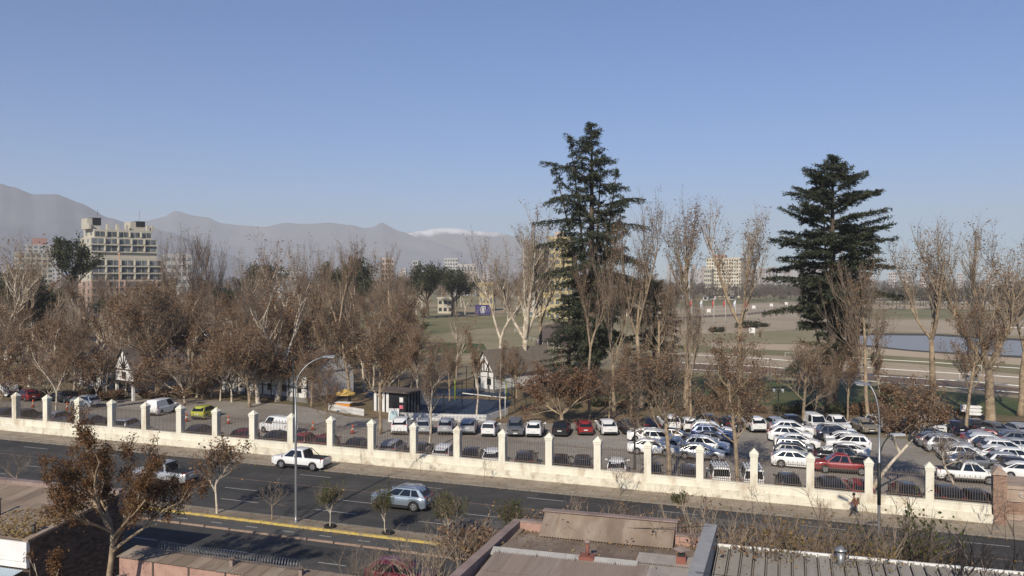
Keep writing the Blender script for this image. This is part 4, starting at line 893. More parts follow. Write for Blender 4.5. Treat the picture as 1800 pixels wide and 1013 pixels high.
far_row = [ # k, colour, px, py(ground under middle), heading, label
 ('suv', 'white', 706, 760, 107, 'white SUV at the left end of the far row, next to the sandwich board'),
 ('hatch', 'silver', 746, 761, 107, 'silver hatchback behind a chalky trunk, second from the left in the far row'),
 ('suv', 'silver', 786, 761, 107, 'silver SUV before the picket fence, third from the left in the far row'),
 ('sedan', 'silver', 824, 760, 107, 'silver-grey sedan before the picket fence, fourth from the left in the far row'),
 ('hatch', 'white', 862, 765, 100, 'white hatchback at the right end of the picket fence'),
 ('suv', 'grey', 906, 764, -75, 'slate grey SUV facing the street, right of the picket fence'),
 ('hatch', 'white', 941, 765, 102, 'white small hatchback under the russet tree, beside the black one'),
 ('hatch', 'black', 987, 764, 100, 'black hatchback left of the bright red one'),
 ('hatch', 'red', 1027, 762, 106, 'bright red hatchback in the far row'),
 ('sedan', 'white', 1066, 761, 112, 'white sedan just right of the bright red hatchback'),
 ('sedan', 'dark', 1103, 760, 112, 'dark grey sedan right of the white one, by the dark pole'),
 ('suv', 'navy', 1142, 759, 107, 'dark navy SUV half hidden by the dark pole'),
 ('suv', 'white', 1176, 755, 112, 'white SUV behind a tan trunk in the far row'),
 ('hatch', 'white', 1209, 756, 105, 'white hatchback between the white SUV and a black car'),
 ('suv', 'black', 1243, 753, 110, 'black SUV in the far row, nearest the middle block of cars'),
 ('suv', 'dark', 1281, 756, 108, 'dark SUV behind a slim trunk in the far row'),
 ('suv', 'white', 1325, 757, 108, 'clean white SUV standing free before the bare verge'),
 ('hatch', 'silver', 1361, 756, 108, 'silver hatchback right of the clean white SUV'),
 ('suv', 'navy', 1394, 757, -72, 'deep blue SUV between silver hatchback and white van'),
 ('van', 'white', 1433, 757, -72, 'white van in the far row, left of the white pickup'),
 ('pickup', 'white', 1468, 757, -70, 'white pickup in the far row behind thin branches'),
 ('sedan', 'beige', 1518, 759, -70, 'beige sedan facing the street beside the white SUV'),
 ('suv', 'white', 1547, 757, -65, 'white SUV facing the street right behind the grey lamp post'),
 ('sedan', 'dark', 1588, 758, -70, 'dark sedan half hidden by the leaning tree, right of the lamp post'),
 ('suv', 'white', 1618, 756, -70, 'white SUV seen through the leaning tree'),
 ('hatch', 'white', 1640, 760, -70, 'white hatchback seen through the leaning tree, right of the white SUV'),
 ('sedan', 'navy', 1672, 762, 108, 'dark blue sedan right of the leaning tree in the far row'),
 ('sedan', 'dark', 1710, 758, 108, 'charcoal sedan below the white arrow signs'),
 ('hatch', 'grey', 1750, 766, -68, 'grey hatchback facing the street by the thick trunk at right'),
 ('sedan', 'silver', 1786, 766, 108, 'silver sedan at the right end of the far row')]
for k, c, px, py, hd, lb in far_row:
    x, y = P(px, py); car(k, c, x, y, hd, lb, RA)
RB = 'cars parked in the middle blocks'
blocks = [
 ('sedan', 'white', 1145, 799, 5, 'white sedan nearest the wall in the middle-left block'), ('suv', 'white', 1160, 785, 5, 'white SUV behind the nearest white sedan in the middle-left block'),
 ('sedan', 'white', 1140, 777, 5, 'white sedan at the rear left of the middle-left block'), ('sedan', 'dark', 1183, 777, 5, 'dark sedan behind the tan trunk in the middle-left block'),
 ('sedan', 'silver', 1230, 808, 3, 'silver sedan nearest the wall in the middle-left block'), ('suv', 'white', 1240, 797, 3, 'white estate beside the silver sedan'), ('sedan', 'navy', 1250, 783, 5, 'dark blue sedan in the middle-left block'),
 ('suv', 'blue', 1252, 776, 6, 'blue SUV in the middle-left block'), ('suv', 'white', 1250, 769, 5, 'white SUV with roof rails at the back of the middle-left block'),
 ('suv', 'white', 1398, 822, 3, 'white SUV nearest the wall, left end of the centre block'), ('hatch', 'dark', 1398, 808, 4, 'black hatchback behind the nearest white SUV of the centre block'),
 ('hatch', 'silver', 1396, 798, 4, 'silver hatchback in the block behind the nearest white SUV of the centre block'), ('sedan', 'white', 1400, 788, 5, 'white sedan in the centre block of cars'), ('suv', 'white', 1388, 777, 5, 'white SUV in the centre block of cars'), ('suv', 'white', 1392, 767, 6, 'white SUV at the back of the centre block'),
 ('pickup', 'red', 1480, 832, 182, 'dark red pickup just behind the railings'), ('pickup', 'black', 1478, 817, 3, 'black pickup behind the dark red pickup'), ('sedan', 'white', 1486, 804, 184, 'white sedan behind the black pickup'),
 ('suv', 'white', 1490, 793, 184, 'white SUV in the block under thin branches'), ('sedan', 'white', 1488, 783, 4, 'white low sedan in the block under thin branches'), ('suv', 'navy', 1470, 776, 5, 'dark blue SUV in the block under thin branches'), ('sedan', 'white', 1466, 767, 5, 'white sedan at the back of the block under thin branches'),
 ('suv', 'dark', 1640, 780, 8, 'dark SUV under the leaning tree'), ('suv', 'silver', 1666, 796, 6, 'silver SUV with roof rails right of the leaning tree'), ('suv', 'white', 1695, 812, 5, 'pearl white SUV behind the white pickup'), ('sedan', 'grey', 1710, 825, 5, 'grey sedan directly behind the white pickup'), ('pickup', 'white', 1700, 848, 2, 'white double-cab pickup near the wall end'),
 ('suv', 'grey', 1652, 788, 6, 'grey SUV between the dark and the silver one under the leaning tree'), ('sedan', 'silver', 1684, 803, 5, 'silver sedan behind the pearl white SUV'), ('sedan', 'white', 1757, 811, 6, 'white sedan wedged before the white SUV at the right edge'), ('hatch', 'silver', 1775, 826, 5, 'silver hatchback before the black one at the right edge'), ('crossover', 'white', 1738, 791, 6, 'white crossover close behind the dark hatchback in the right-hand block'),
 ('sedan', 'silver', 1790, 797, 6, 'silver sedan at the right edge, rear of the right-hand block'), ('suv', 'grey', 1795, 787, 6, 'grey SUV at the right edge, rearmost of the right-hand block'), ('hatch', 'red', 1722, 779, 175, 'red hatchback in the right-hand block'), ('suv', 'silver', 1733, 786, 6, 'silver SUV in front of the red hatchback'), ('hatch', 'dark', 1746, 796, 6, 'dark hatchback in the right-hand block'), ('suv', 'white', 1766, 804, 6, 'white SUV at the right edge behind the dark-roofed one'),
 ('suv', 'white', 1786, 818, 6, 'white SUV with red tail lights at the right edge'), ('hatch', 'black', 1790, 834, 5, 'black hatchback at the right edge'), ('sedan', 'white', 1800, 842, 5, 'white sedan cut by the right edge above the lodge')]
for k, c, px, py, hd, lb in blocks:
    x, y = P(px, py); car(k, c, x, y, hd, lb, RB)
RC = 'cars parked along the inside of the wall'
inner = [('sedan', 'dark', 10, 'dark sedan behind the railing at the left edge'), ('hatch', 'dark', 45, 'dark hatchback behind the railing, left of the first orange cone'), ('suv', 'silver', 100, 'silver car behind the railing, third from the left edge'),
 ('sedan', 'grey', 160, 'grey sedan behind the railing under the orange-brown tree'), ('hatch', 'silver', 225, 'silver hatchback behind the railing, left of the white-trunk median tree'), ('sedan', 'dark', 350, 'dark sedan behind the railing, in the bay of the yellow-green car'), ('hatch', 'maroon', 430, 'maroon hatchback behind the railing, below the white van'),
 ('sedan', 'dark', 487, 'charcoal sedan behind the railing, below the white van'), ('hatch', 'red', 535, 'red hatchback behind the railing, right of the tall lamp post'), ('hatch', 'maroon', 575, 'dark red hatchback behind the railing and a pillar'), ('sedan', 'black', 628, 'black sedan behind the railing, one bay left of the pale-roofed car'),
 ('suv', 'silver', 690, 'pale-roofed silver car behind the railing, with a dark roof stripe'), ('sedan', 'dark', 738, 'dark sedan behind the railing, beside the shadowed pillar'), ('suv', 'white', 782, 'white SUV behind the railing, by the chalky trunk'), ('sedan', 'black', 830, 'black sedan behind the railing, right of the white SUV'), ('hatch', 'white', 868, 'white hatchback behind the railing and a pillar'),
 ('suv', 'dark', 925, 'dark SUV behind the railing, two bays left of the russet tree foot'), ('hatch', 'black', 985, 'black hatchback behind the railing, left of another black one'), ('hatch', 'dark', 1025, 'dark hatchback behind the railing, shaded by branches'), ('suv', 'white', 1085, 'white SUV behind the railing, above the twisted sidewalk sapling'), ('hatch', 'black', 1148, 'black hatchback behind the railing, by the tan trunk'),
 ('hatch', 'dark', 1210, 'dark hatchback behind the railing, front of the silver sedan'), ('jeep', 'white', 1264, 'white off-roader with a slatted roof rack behind the railing'), ('jeep', 'white', 1322, 'white off-roader half hidden by a wall pillar'), ('hatch', 'black', 1386, 'black hatchback behind the railing, below the nearest white SUV of the centre block'), ('sedan', 'dark', 1460, 'dark sedan behind the railing, below the red pickup'),
 ('hatch', 'red', 1512, 'red hatchback behind the railing, above the walking person'), ('suv', 'black', 1592, 'black SUV behind the railing, right of the upright lamp post'), ('suv', 'dark', 1664, 'dark SUV behind the railing, below the white double-cab pickup'), ('hatch', 'black', 1715, 'black hatchback behind the railing, by the brick lodge')]
for k, c, px, lb in inner:
    x = gx(px, 74.6); car(k, c, x, 74.6, 100 if px < 1500 else 96, lb, RC)
others = [('hatch', 'red', 48, 704, 160, 'small red car on the drive at far left'), ('sedan', 'dark', 112, 707, 170, 'dark sedan on the drive right of the small red car'), ('hatch', 'silver', 150, 716, 170, 'silver hatchback on the drive behind a pale trunk'), ('van', 'white', 8, 697, 165, 'white van at the left edge of the drive'),
 ('van', 'white', 285, 728, 95, 'white van seen from behind, left of the yellow-green car'), ('hatch', 'lime', 361, 735, 100, 'yellow-green rounded car standing alone on the drive'), ('van', 'white', 489, 762, 165, 'white van behind a pale trunk near the wall')]
for k, c, px, py, hd, lb in others: x, y = P(px, py); car(k, c, x, y, hd, lb, None)
for i, (k, c, px, lb) in enumerate([('pickup', 'white', 322, 'white pickup far behind, left of three in the yard'), ('suv', 'white', 342, 'white SUV far behind, second in the yard'), ('suv', 'blue', 362, 'blue car far behind, third in the yard'), ('van', 'white', 408, 'white van far behind, in the yard past the blue car'), ('sedan', 'white', 272, 'white sedan far behind, at the left end of the yard')]):
    x, y = P(px, 596); car(k, c, x, y, 20, lb, 'cars in the yard far behind')
car('pickup', 'white', *P(530, 823), 181, 'white pickup with black bed driving left on the far lane', None)
car('suv', 'steel', *P(707, 893), 181, 'pale blue-grey SUV driving left on the near lane of the far carriageway', None)
car('pickup', 'silver', *P(290, 849), 181, 'silver-white pickup driving left behind the orange-brown tree', None)
car('hatch', 'maroon', -20.6, 43.75, 2, 'dark red hatchback at the bottom edge, seen from above', None)
# ------------------------------------------------------------------ near buildings at the bottom of the view
m_roofbrown = M('rusty_brown_roof', (.27, .205, .15), (.20, .15, .112), .8, rough=.75, coord='World', c3=(.32, .265, .205), s3=.5, stretch=(1.6, .5, 1), rand=-.16)
m_rooftile = M('pinkish_brown_roof', (.29, .232, .185), (.245, .19, .152), .6, rough=.65, coord='World', c3=(.325, .27, .225), s3=.4, stretch=(2.5, .25, 1), rand=-.1)
m_roofpatch = M('pale_roof_sheet', (.40, .36, .315), (.34, .30, .26), 1, rough=.6, coord='World', c3=(.3, .26, .22), s3=.8, rand=-.08)
m_roofgrey = M('grey_standing_seam', (.29, .265, .222), (.25, .227, .19), .5, rough=.6, coord='World', c3=(.335, .305, .26), s3=.5, stretch=(2, .3, 1), rand=-.08)
m_pink = M('pink_render', (.42, .265, .21), (.36, .225, .18), 1.3, coord='World', bump=.2, c3=(.28, .17, .14), s3=1.1)
m_cop = M('pink_coping', (.30, .225, .195), (.235, .175, .15), 1.2, coord='World', bump=.2, c3=(.17, .125, .11), s3=.9)
m_flash = M('pale_flashing', (.40, .385, .355), (.33, .315, .29), 2, rough=.5, coord='World', c3=(.27, .25, .22), s3=1.2)
m_blk2 = M('black_cable', (.02, .02, .02))
m_white = M('white_wall', (.74, .73, .70), (.66, .64, .6), 1.5, coord='World')
m_bluem = M('pale_blue_metal', (.48, .57, .63), rough=.4, metal=.2)
m_grey = M('grey_parapet', (.34, .335, .32), (.28, .275, .265), 2, rough=.6, coord='World')
m_terra = M('red_clay_flue', (.26, .10, .075), (.2, .08, .06), 3)
m_dkwall = M('shadow_brick_base', (.10, .075, .062), (.075, .06, .05), 2, coord='World', bump=.3)  # brown darkened to hold the gable wall's shade; other dark parts share it
def corr(w, ln, waves, amp, drop=0, segs=4):
    """one corrugated sheet: w across x, ln along +y, dropping by drop"""
    b = MB(); n = waves * segs
    for i in range(n + 1):
        x = w * i / n; z = amp * math.sin(2 * math.pi * i / segs)
        b.v += [(x, 0, z), (x, ln, z - drop)]
    for i in range(n): b.face((2 * i, 2 * i + 2, 2 * i + 3, 2 * i + 1), 0, True)
    k = len(b.v)
    return b
def roof_sheets(parent, x0, x1, y0, z0, y1, z1, w, rows, mat, waves=9, amp=.018, name='roof_sheet', seed=1):
    rg = random.Random(seed); L = (y1 - y0) / rows; D = (z0 - z1) / rows; me = corr(w * 1.02, L * 1.03, waves, amp, D * 1.03).mesh(name, mat)
    n = round((x1 - x0) / w)
    for i in range(n):
        for j in range(rows):
            o = ob(name, me, parent, (x0 + i * w, y0 + j * L, z0 - j * D + (.012 * (rows - j) if z0 > z1 else .012 * j) + rg.uniform(0, .012)), rg.uniform(-.004, .004))
# left building
lb = thing('shopfront_building', 'low brick building with a rusty brown sheet roof strewn with yellow leaves, bottom left', 'building')
XR_ = -36.5; zb_ = G(-40)
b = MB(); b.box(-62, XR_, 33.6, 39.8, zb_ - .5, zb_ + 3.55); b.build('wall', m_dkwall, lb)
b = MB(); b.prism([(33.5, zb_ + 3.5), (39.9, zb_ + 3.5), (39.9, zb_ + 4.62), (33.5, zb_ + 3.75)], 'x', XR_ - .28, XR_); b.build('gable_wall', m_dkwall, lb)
brick_wall('bricks', lb, 33.5, 39.9, XR_, zb_ - .2, zb_ + 4.55, .05, .29, .1, axis='y', skip=lambda y, z: z > zb_ + 3.72 + (y - 33.5) * .136, jitter=.03, seed=8, mat=M('shaded_brick', (.115, .078, .06), (.08, .058, .047), 2, coord='World', bump=.3, rand=.45))  # the shade on this side wall is put into the brick colour
b = MB(); b.prism([(33.35, zb_ + 3.72), (40.0, zb_ + 4.63), (40.0, zb_ + 4.75), (33.35, zb_ + 3.84)], 'x', XR_ - .32, XR_ + .05); b.build('verge_coping', m_roofbrown, lb)
b = MB(); b.box(-62, XR_ + .02, 39.55, 40.05, zb_ + 3.6, zb_ + 4.88); b.build('front_parapet', m_cop, lb)
roof_sheets(lb, XR_ - .34 - 24 * .86, XR_ - .34, 33.3, zb_ + 3.80, 39.55, zb_ + 4.62, .86, 3, m_roofbrown, 7, .016, seed=2)
b = MB(); b.box(-62, XR_ - .02, 33.32, 33.58, zb_ + 2.4, zb_ + 3.72); b.build('fascia', m_white, lb)
b = MB(); b.box(-62, XR_ + .03, 33.24, 33.32, zb_ + 2.75, zb_ + 2.95); b.build('fascia_board', m_white, lb)
x0 = XR_ - .1
for i in range(16): ob('canopy_sheet', corr(.5, 2.6, 3, .018, -.35).mesh('canopy_sheet', m_bluem) if i == 0 else bpy.data.meshes['canopy_sheet'], lb, (x0 - .5 * (i + 1), 30.6, zb_ + 2.0))
for (x, y, h, r) in ((at(10, 925, 36)[0], 35.6, .85, .08), (at(62, 945, 34)[0] - .2, 34.1, .5, .1)):
    z = zb_ + 3.8 + (y - 33.5) * .13; f = MB(); f.tube([(x, y, z - .1), (x, y, z + h)], r, 10)
    fo = f.build('flue', M('soot_metal', (.05, .045, .042), rough=.5, metal=.4), lb); MB().lathe([(r * 1.7, 0), (r * 1.7, .05), (r * .5, .12)], 10, (x, y, z + h + .05)).build('flue_cap', m_iron, fo)
rs_ = np.random.RandomState(3); n = 1500
u = rs_.rand(n) ** 1.6; v = rs_.rand(n) ** 1.5; lx = XR_ - .45 - u * 7.5 * (1.15 - v); ly = 33.45 + v * 4.2
lp_ = np.stack([lx, ly, zb_ + 3.86 + (ly - 33.3) * .131 + rs_.rand(n) * .05], 1)
b = MB(); b.quads(leaf_quads(lp_, .13, rs_, flat=3), 0); o = b.build('fallen_leaves', leaf_mat('fallen_yellow_leaves', [(.30, .20, .07), (.22, .14, .05), (.36, .26, .12), (.17, .11, .05)]), lb); o['kind'] = 'stuff'
# pink yard wall with corrugated coping and coiled wire
pw = thing('yard_wall', 'pink yard wall with corrugated coping and coiled wire beside the orange-brown tree', 'wall')
X0, X1 = -33.2, -18.0
for i in range(7):
    x = X0 + i * 2.2; z = G(x); MB().box(x, x + 2.1, 36.0, 36.18, z - .1, z + 2.58).build('wall_panel', m_pink, pw); MB().box(x + 2.1, x + 2.2, 35.96, 36.2, z - .1, z + 2.6).build('post', m_dkwall, pw)
me = corr(.86, 1.5, 5, .018, -.16).mesh('coping_sheet', m_roofbrown)
for i in range(18): x = X0 - .1 + i * .86; ob('coping_sheet', me, pw, (x, 35.85, G(x) + 2.66))
MB().box(X0, X1, 37.1, 37.3, G(-26) - .2, G(-26) + 2.66).build('street_face', m_pink, pw)
cw = MB(); pts = [(X0 + 1.8 + t * .011, 37.0 + .24 * math.cos(t * .42), G(X0 + t * .011) + 3.08 + .24 * math.sin(t * .42)) for t in range(0, 760)]
cw.tube(pts, .012, 3, cap=False); cw.build('razor_wire', m_galv, pw)
for i in range(2):
    x = at(408, 1003, 36.6)[0] + i * 4; MB().box(x - .09, x + .09, 36.5, 36.68, G(x) + 2.7, G(x) + 3.1).build('vent_post', m_cop, pw)
    MB().lathe([(.2, 0), (.22, .03), (.04, .14)], 4, (x, 36.59, G(x) + 3.1), smooth=False).build('vent_cap', m_iron, pw)
# centre building
cb = thing('corner_shop_building', 'pinkish building with corrugated brown roofs and a pale ridge flashing, bottom centre', 'building')
XA, XB = -12.75, -3.55; zt_ = 5.98
MB().box(XA, XB, 24, 39.85, -.3, 5.1).build('wall', m_pink, cb)
MB().box(XA, XA + .42, 24, 39.85, 5.1, zt_).build('side_parapet', m_cop, cb)
MB().box(XA + .42, XB, 39.5, 39.85, 5.1, zt_ - .02).build('front_parapet', m_pink, cb)
MB().box(XA + .42, XB, 39.46, 39.9, zt_ - .018, zt_ + .05).build('parapet_coping', m_cop, cb)
roof_sheets(cb, XA + .62, XB - .1, 35.45, 5.86, 39.5, 5.50, .84, 2, m_roofbrown, 9, .02, seed=5)
roof_sheets(cb, XA + .62, -5.8, 27.0, 5.05, 35.3, 5.82, .84, 4, m_rooftile, 9, .02, seed=6)
roof_sheets(cb, -6.05, XB - .1, 27.0, 5.10, 36.6, 5.92, .8, 4, m_roofpatch, 9, .016, seed=7, name='pale_roof_sheet')
MB().prism([(35.05, 5.80), (35.45, 5.98), (35.62, 5.92), (35.62, 5.84), (35.05, 5.72)], 'x', XA + .45, -9.0).build('ridge_flashing', m_flash, cb)
MB().prism([(35.05, 5.80), (35.45, 5.98), (35.62, 5.92), (35.62, 5.84), (35.05, 5.72)], 'x', -8.99, -5.9).build('ridge_flashing', m_flash, cb)
MB().bar((XA + .55, 24.2, 5.02), (XA + .55, 39.4, 5.62), .22, .1).build('gutter', m_roofbrown, cb)
me = corr(.78, 1.12, 6, .028, -.86).mesh('coping_sheet', m_roofbrown)
xa = at(948, 925, 38.6)[0]
for i in range(8): ob('coping_sheet', me, cb, (xa + i * .78, 38.5, 5.66))
MB().box(xa - .02, xa + 6.3, 39.6, 39.8, 6.06, 6.56).build('coping_board', m_cop, cb); MB().box(xa - .1, xa + 6.35, 39.5, 39.9, 6.56, 6.62).build('coping_cap', m_cop, cb)
fx, fy = at(1034, 970, 35.6)[0], 35.6
f = MB().box(fx - .32, fx + .32, 35.15, 35.75, 5.86, 6.0).build('flue_base', m_terra, cb); MB().tube([(fx, 35.45, 5.95), (fx, 35.45, 6.55)], .075, 10).build('flue', m_terra, f); MB().lathe([(.13, 0), (.14, .04), (.13, .1), (.04, .14)], 10, (fx, 35.45, 6.53)).build('flue_cap', m_cop, f)
cx = at(1198, 980, 36)[0]
f = MB().box(cx - .2, cx + .2, 35.8, 36.2, 5.8, 6.2).build('chimney', m_terra, cb); MB().box(cx - .14, cx + .14, 35.86, 36.14, 6.2, 6.42).build('chimney_vent', m_dark, f); MB().lathe([(.36, 0), (.37, .05), (.06, .2)], 4, (cx, 36, 6.42), smooth=False).build('chimney_cap', m_cop, f)
# right building
rbld = thing('grey_roof_building', 'long building with a grey standing-seam roof and white front edge, bottom right', 'building')
MB().box(-3.05, 22, 24, 39.85, -.8, 4.4).build('wall', m_grey, rbld)
MB().box(-3.55, -3.06, 22, 40.0, -.5, 6.42).build('party_wall', m_grey, rbld)
for i in range(6): MB().box(-3.6, -3.02, 22 + i * 3.01, 22 + i * 3.01 + 2.99, 6.425, 6.49).build('coping', m_flash if i == -1 else m_grey, rbld)
rp = MB(); rp.hexa([(.085, 0, -.06), (.50, 0, -.06), (.50, 16, 1.3 - .06), (.085, 16, 1.3 - .06), (.085, 0, 0), (.50, 0, 0), (.50, 16, 1.3), (.085, 16, 1.3)]); rp.hexa([(.02, 0, -.05), (.055, 0, -.05), (.055, 16, 1.25), (.02, 16, 1.25), (.02, 0, .06), (.055, 0, .06), (.055, 16, 1.36), (.02, 16, 1.36)])
MB().hexa([(-3, 24, 3.9), (22, 24, 3.9), (22, 39.9, 5.2), (-3, 39.9, 5.2), (-3, 24, 4.08), (22, 24, 4.08), (22, 39.9, 5.37), (-3, 39.9, 5.37)]).build('roof_underlay', m_dkwall, rbld)
rpm = rp.mesh('roof_panel', m_roofgrey)
for i in range(47): x = -3.0 + i * .535; ob('roof_panel', rpm, rbld, (x, 24, 4.22 + .005 * (i % 3)))
et = MB(); et.box(0, 1.58, 40.0, 40.1, 5.44, 5.62); etm = et.mesh('edge_trim', m_white)
for i in range(16): ob('edge_trim', etm, rbld, (-3.0 + i * 1.6, 0, .0))
fx = at(1478, 975, 39.2)[0]
f = MB().tube([(fx, 39.2, 5.3), (fx, 39.2, 6.0)], .17, 12).build('flue', m_galv, rbld); MB().lathe([(.28, 0), (.28, .03), (.05, .2)], 12, (fx, 39.2, 6.08)).build('flue_cap', m_galv, f)
rs_ = np.random.RandomState(9)
for nm, n, x0, x1, y0, y1, zf, par in (('fallen_leaves', 420, -12.2, -3.7, 35.8, 39.4, lambda y: 5.90 - (y - 35.45) * .089, cb), ('fallen_leaves', 380, -2.9, 18, 33, 39.9, lambda y: 4.26 + (y - 24) * .0813, rbld)):
    xx = rs_.uniform(x0, x1, n); yy = y1 - (y1 - y0) * rs_.rand(n) ** 2.2; b = MB(); b.quads(leaf_quads(np.stack([xx, yy, zf(yy) + .03 + rs_.rand(n) * .03], 1), .10, rs_, flat=3), 0); o = b.build(nm, bpy.data.materials['fallen_yellow_leaves'], par); o['kind'] = 'stuff'
for (p, q, sag, lb_) in (((-12.6, 39.6, 6.3), (-3.3, 39.0, 6.7), .35, 'black cable sagging over the centre roof from the left parapet to the grey parapet'), ((-3.3, 33.0, 6.6), (14, 39.5, 5.9), .5, 'black cable running across the grey standing-seam roof')):
    b = MB(); b.tube([tuple(Vector(p).lerp(Vector(q), k / 14) - Vector((0, 0, sag * 4 * (k / 14) * (1 - k / 14)))) for k in range(15)], .014, 4); tag(b.build('cable', m_blk2), lb_, 'cable')
for k in range(5):
    x = -11.9 + k * 1.7; MB().bar((x, 35.0, 5.885), (x, 35.03, 5.99), .03, .02).build('clip', m_iron, cb)
# white bits of rubbish sacks behind the grey roof
for i, (px, lbl) in enumerate(((1563, 'crumpled white rubbish sack behind the grey roof edge, by the lamp post'), (1592, 'pale rubbish sack behind the grey roof edge, right of the crumpled one'), (1634, 'white rubbish sack at the foot of the dark bare bush'))):
    x = gx(px, 41.3); rg = random.Random(i); b = MB(); pr = [(.02, 0), (.42, .05), (.5, .3), (.4, .55), (.15, .75), (.06, .85)]; b.lathe(pr, 9); b.v = [(a + rg.uniform(-.07, .07), c + rg.uniform(-.07, .07), z + rg.uniform(0, .06)) for a, c, z in b.v]
    tag(b.build('rubbish_sack', m_white, None, (x, 41.3, 4.3 - .0 if 0 else G(x) + .12)), lbl, 'rubbish sack', 'rubbish sacks on the pavement')

# ------------------------------------------------------------------ street trees and shrubs
ail = BL(81, 11.6, .5, .2, 5, (.35, .9), .3, 6, .2, 5, .1, 4, .07, .06, 0, .2, m_bark_pale, m_twig_pale, wob=.16)
def clumps(proto_args, seed, nclump, per, spread, size, mat, cut=None, **kw):
    W, C, H = BL(seed, **kw)
    rs = np.random.RandomState(seed); v = np.array([tuple(q.co) for q in C.vertices]); zmin = H * .25
    v = v[v[:, 2] > zmin]; c = v[rs.randint(0, len(v), nclump)]
    p = np.repeat(c, per, 0) + rs.normal(size=(nclump * per, 3)) * spread * np.array([1, 1, 1.2])
    b = MB(); b.v = [tuple(q.co) for q in C.vertices]; b.f = [tuple(q.vertices) for q in C.polygons]; b.m = [0] * len(b.f); b.sm = [False] * len(b.f)
    b.quads(leaf_quads(p, size, rs, aspect=.5), 1); return W, b.mesh('crown', [m_twig_pale, mat]), H
ail = clumps(None, 81, 380, 75, .13, .11, m_leaf_rust, H=11.6, th=.42, r0=.17, limbs=7, ang=(.35, 1.1), limb_l=.30, nb=5, bl=.17, nw=4, wl=.085, nt=3, tl=.05, up=.05, m_b=m_bark, m_t=m_twig, wob=.17, twr=.012)
tree_obj(ail, 'street_tree', 'tall bottom-left tree hung with clumps of orange-brown seeds', -32.3, 34.2, G(-33), 1.02, 2.6, sxy=1.0)
ail2 = clumps(None, 82, 26, 50, .15, .15, m_leaf_rust, H=6.5, th=.3, r0=.06, limbs=3, ang=(.1, .35), limb_l=.5, nb=2, bl=.12, nw=2, wl=.08, nt=2, tl=.05, up=.12, m_b=m_bark_pale, m_t=m_twig_pale, wob=.1)
tree_obj(ail2, 'young_tree', 'thin rusty saplings against the dark brick gable wall', gx(92, 32), 32.0, G(-35), .82, .4)
small_l = BL(83, 5.4, .38, .075, 5, (.35, .9), .32, 5, .2, 5, .13, 5, .08, .06, 900, .16, m_bark_pale, m_twig, wob=.12, twr=.009)
small_b = BL(84, 4.2, .42, .06, 4, (.4, 1.0), .34, 5, .22, 4, .16, 4, .09, .04, 0, .12, m_bark, m_twig_pale, wob=.2, twr=.009)
green_s = BL(85, 4.3, .38, .045, 6, (.2, .6), .3, 6, .2, 5, .16, 5, .09, .06, 1500, .105, m_bark_pale, m_twig, m_leaf_green, wob=.1, twr=.007)
def med_tree(pr, px, py, top, lb, name='street_tree', rz=.5, w=1.0):
    x, y = P(px, py, .12); y = min(max(y, 51.9), 52.4); x = gx(px, y) if True else x; z = G(x) + .11; tree_obj(pr, name, lb, x, y, z, (top_z(px, top, x, y) - z) / pr[2], rz, None, sxy=w)
med_tree(small_l, 380, 905, 757, 'small median tree with dry leaves and a whitewashed trunk', rz=2.1, w=1.1)
med_tree(small_b, 477, 914, 835, 'small bare median tree left of the lamp post', rz=.3)
med_tree(green_s, 579, 926, 842, 'green sapling in the median, first right of the lamp post', 'sapling', 1.0)
med_tree(green_s, 677, 937, 850, 'green sapling in the median in front of the blue-grey SUV', 'sapling', 2.0)
med_tree(green_s, 790, 950, 855, 'green sapling in the median, behind the red hatchback', 'sapling', 3.0, 1.15)
med_tree(green_s, 897, 962, 868, 'green sapling in the median beside the brown roof corner', 'sapling', 4.2)
tyre_ring = MB().lathe([(.34, .0), (.42, .06), (.42, .14), (.34, .2), (.24, .14), (.24, .06), (.34, .0)], 14).mesh('planter_ring', m_tyre)
for px, py, lb in ((580, 927, 'dark planter ring at the foot of the first green sapling'), (682, 938, 'dark planter ring at the sapling before the blue-grey SUV'), (790, 951, 'dark planter ring at the sapling behind the red hatchback')):
    x, y = P(px, py, .12); tag(ob('planter_ring', tyre_ring, None, (x, y, G(x) + .1)), lb, 'planter ring', 'planter rings in the median')
med_tree(small_b, 25, 872, 785, 'small bare median tree at the left edge', rz=2.3)
near = [ # px, Y, top, proto kind, label
 (862, 44.0, 888, 'bl', 'dry brown bush at the left corner of the brown roof'),
 (1020, 41.2, 866, 'br', 'brown-leaved street tree showing above the corrugated coping, left one'), (1085, 41.3, 868, 'br', 'brown-leaved street tree showing above the corrugated coping, right one'),
 (1152, 41.2, 858, 'br', 'twiggy brown street tree above the right end of the coping'), (1255, 41.2, 858, 'br', 'twiggy brown street tree just behind the grey parapet tip'), (1300, 41.3, 868, 'br', 'sparse street tree left of the yellowing shrubs'),
 (1400, 41.5, 868, 'ye', 'yellowing shrub behind the grey roof, left one'), (1470, 41.5, 862, 'ye', 'yellowing shrub behind the grey roof, before the walking person'), (1535, 41.6, 900, 'ye', 'yellowing shrub at the foot of the right lamp post'),
 (1365, 41.7, 880, 'ye', 'yellowing shrub behind the grey roof, far left of its row'), (1435, 42.0, 872, 'ye', 'yellowing shrub between two others behind the grey roof'), (1500, 42.1, 890, 'ye', 'yellowing shrub just left of the right lamp post'), (1565, 41.4, 915, 'ye', 'yellowing low shrub right of the right lamp post'),
 (1600, 42.0, 850, 'gr', 'green-tipped shrub right of the right lamp post'), (1665, 41.2, 882, 'dk', 'dark bare bush behind the end of the grey roof'), (1690, 41.3, 905, 'dk', 'second dark bare bush at the far end of the grey roof'), (1785, 41.4, 955, 'pl', 'pale bare shrub in the bottom right corner')]
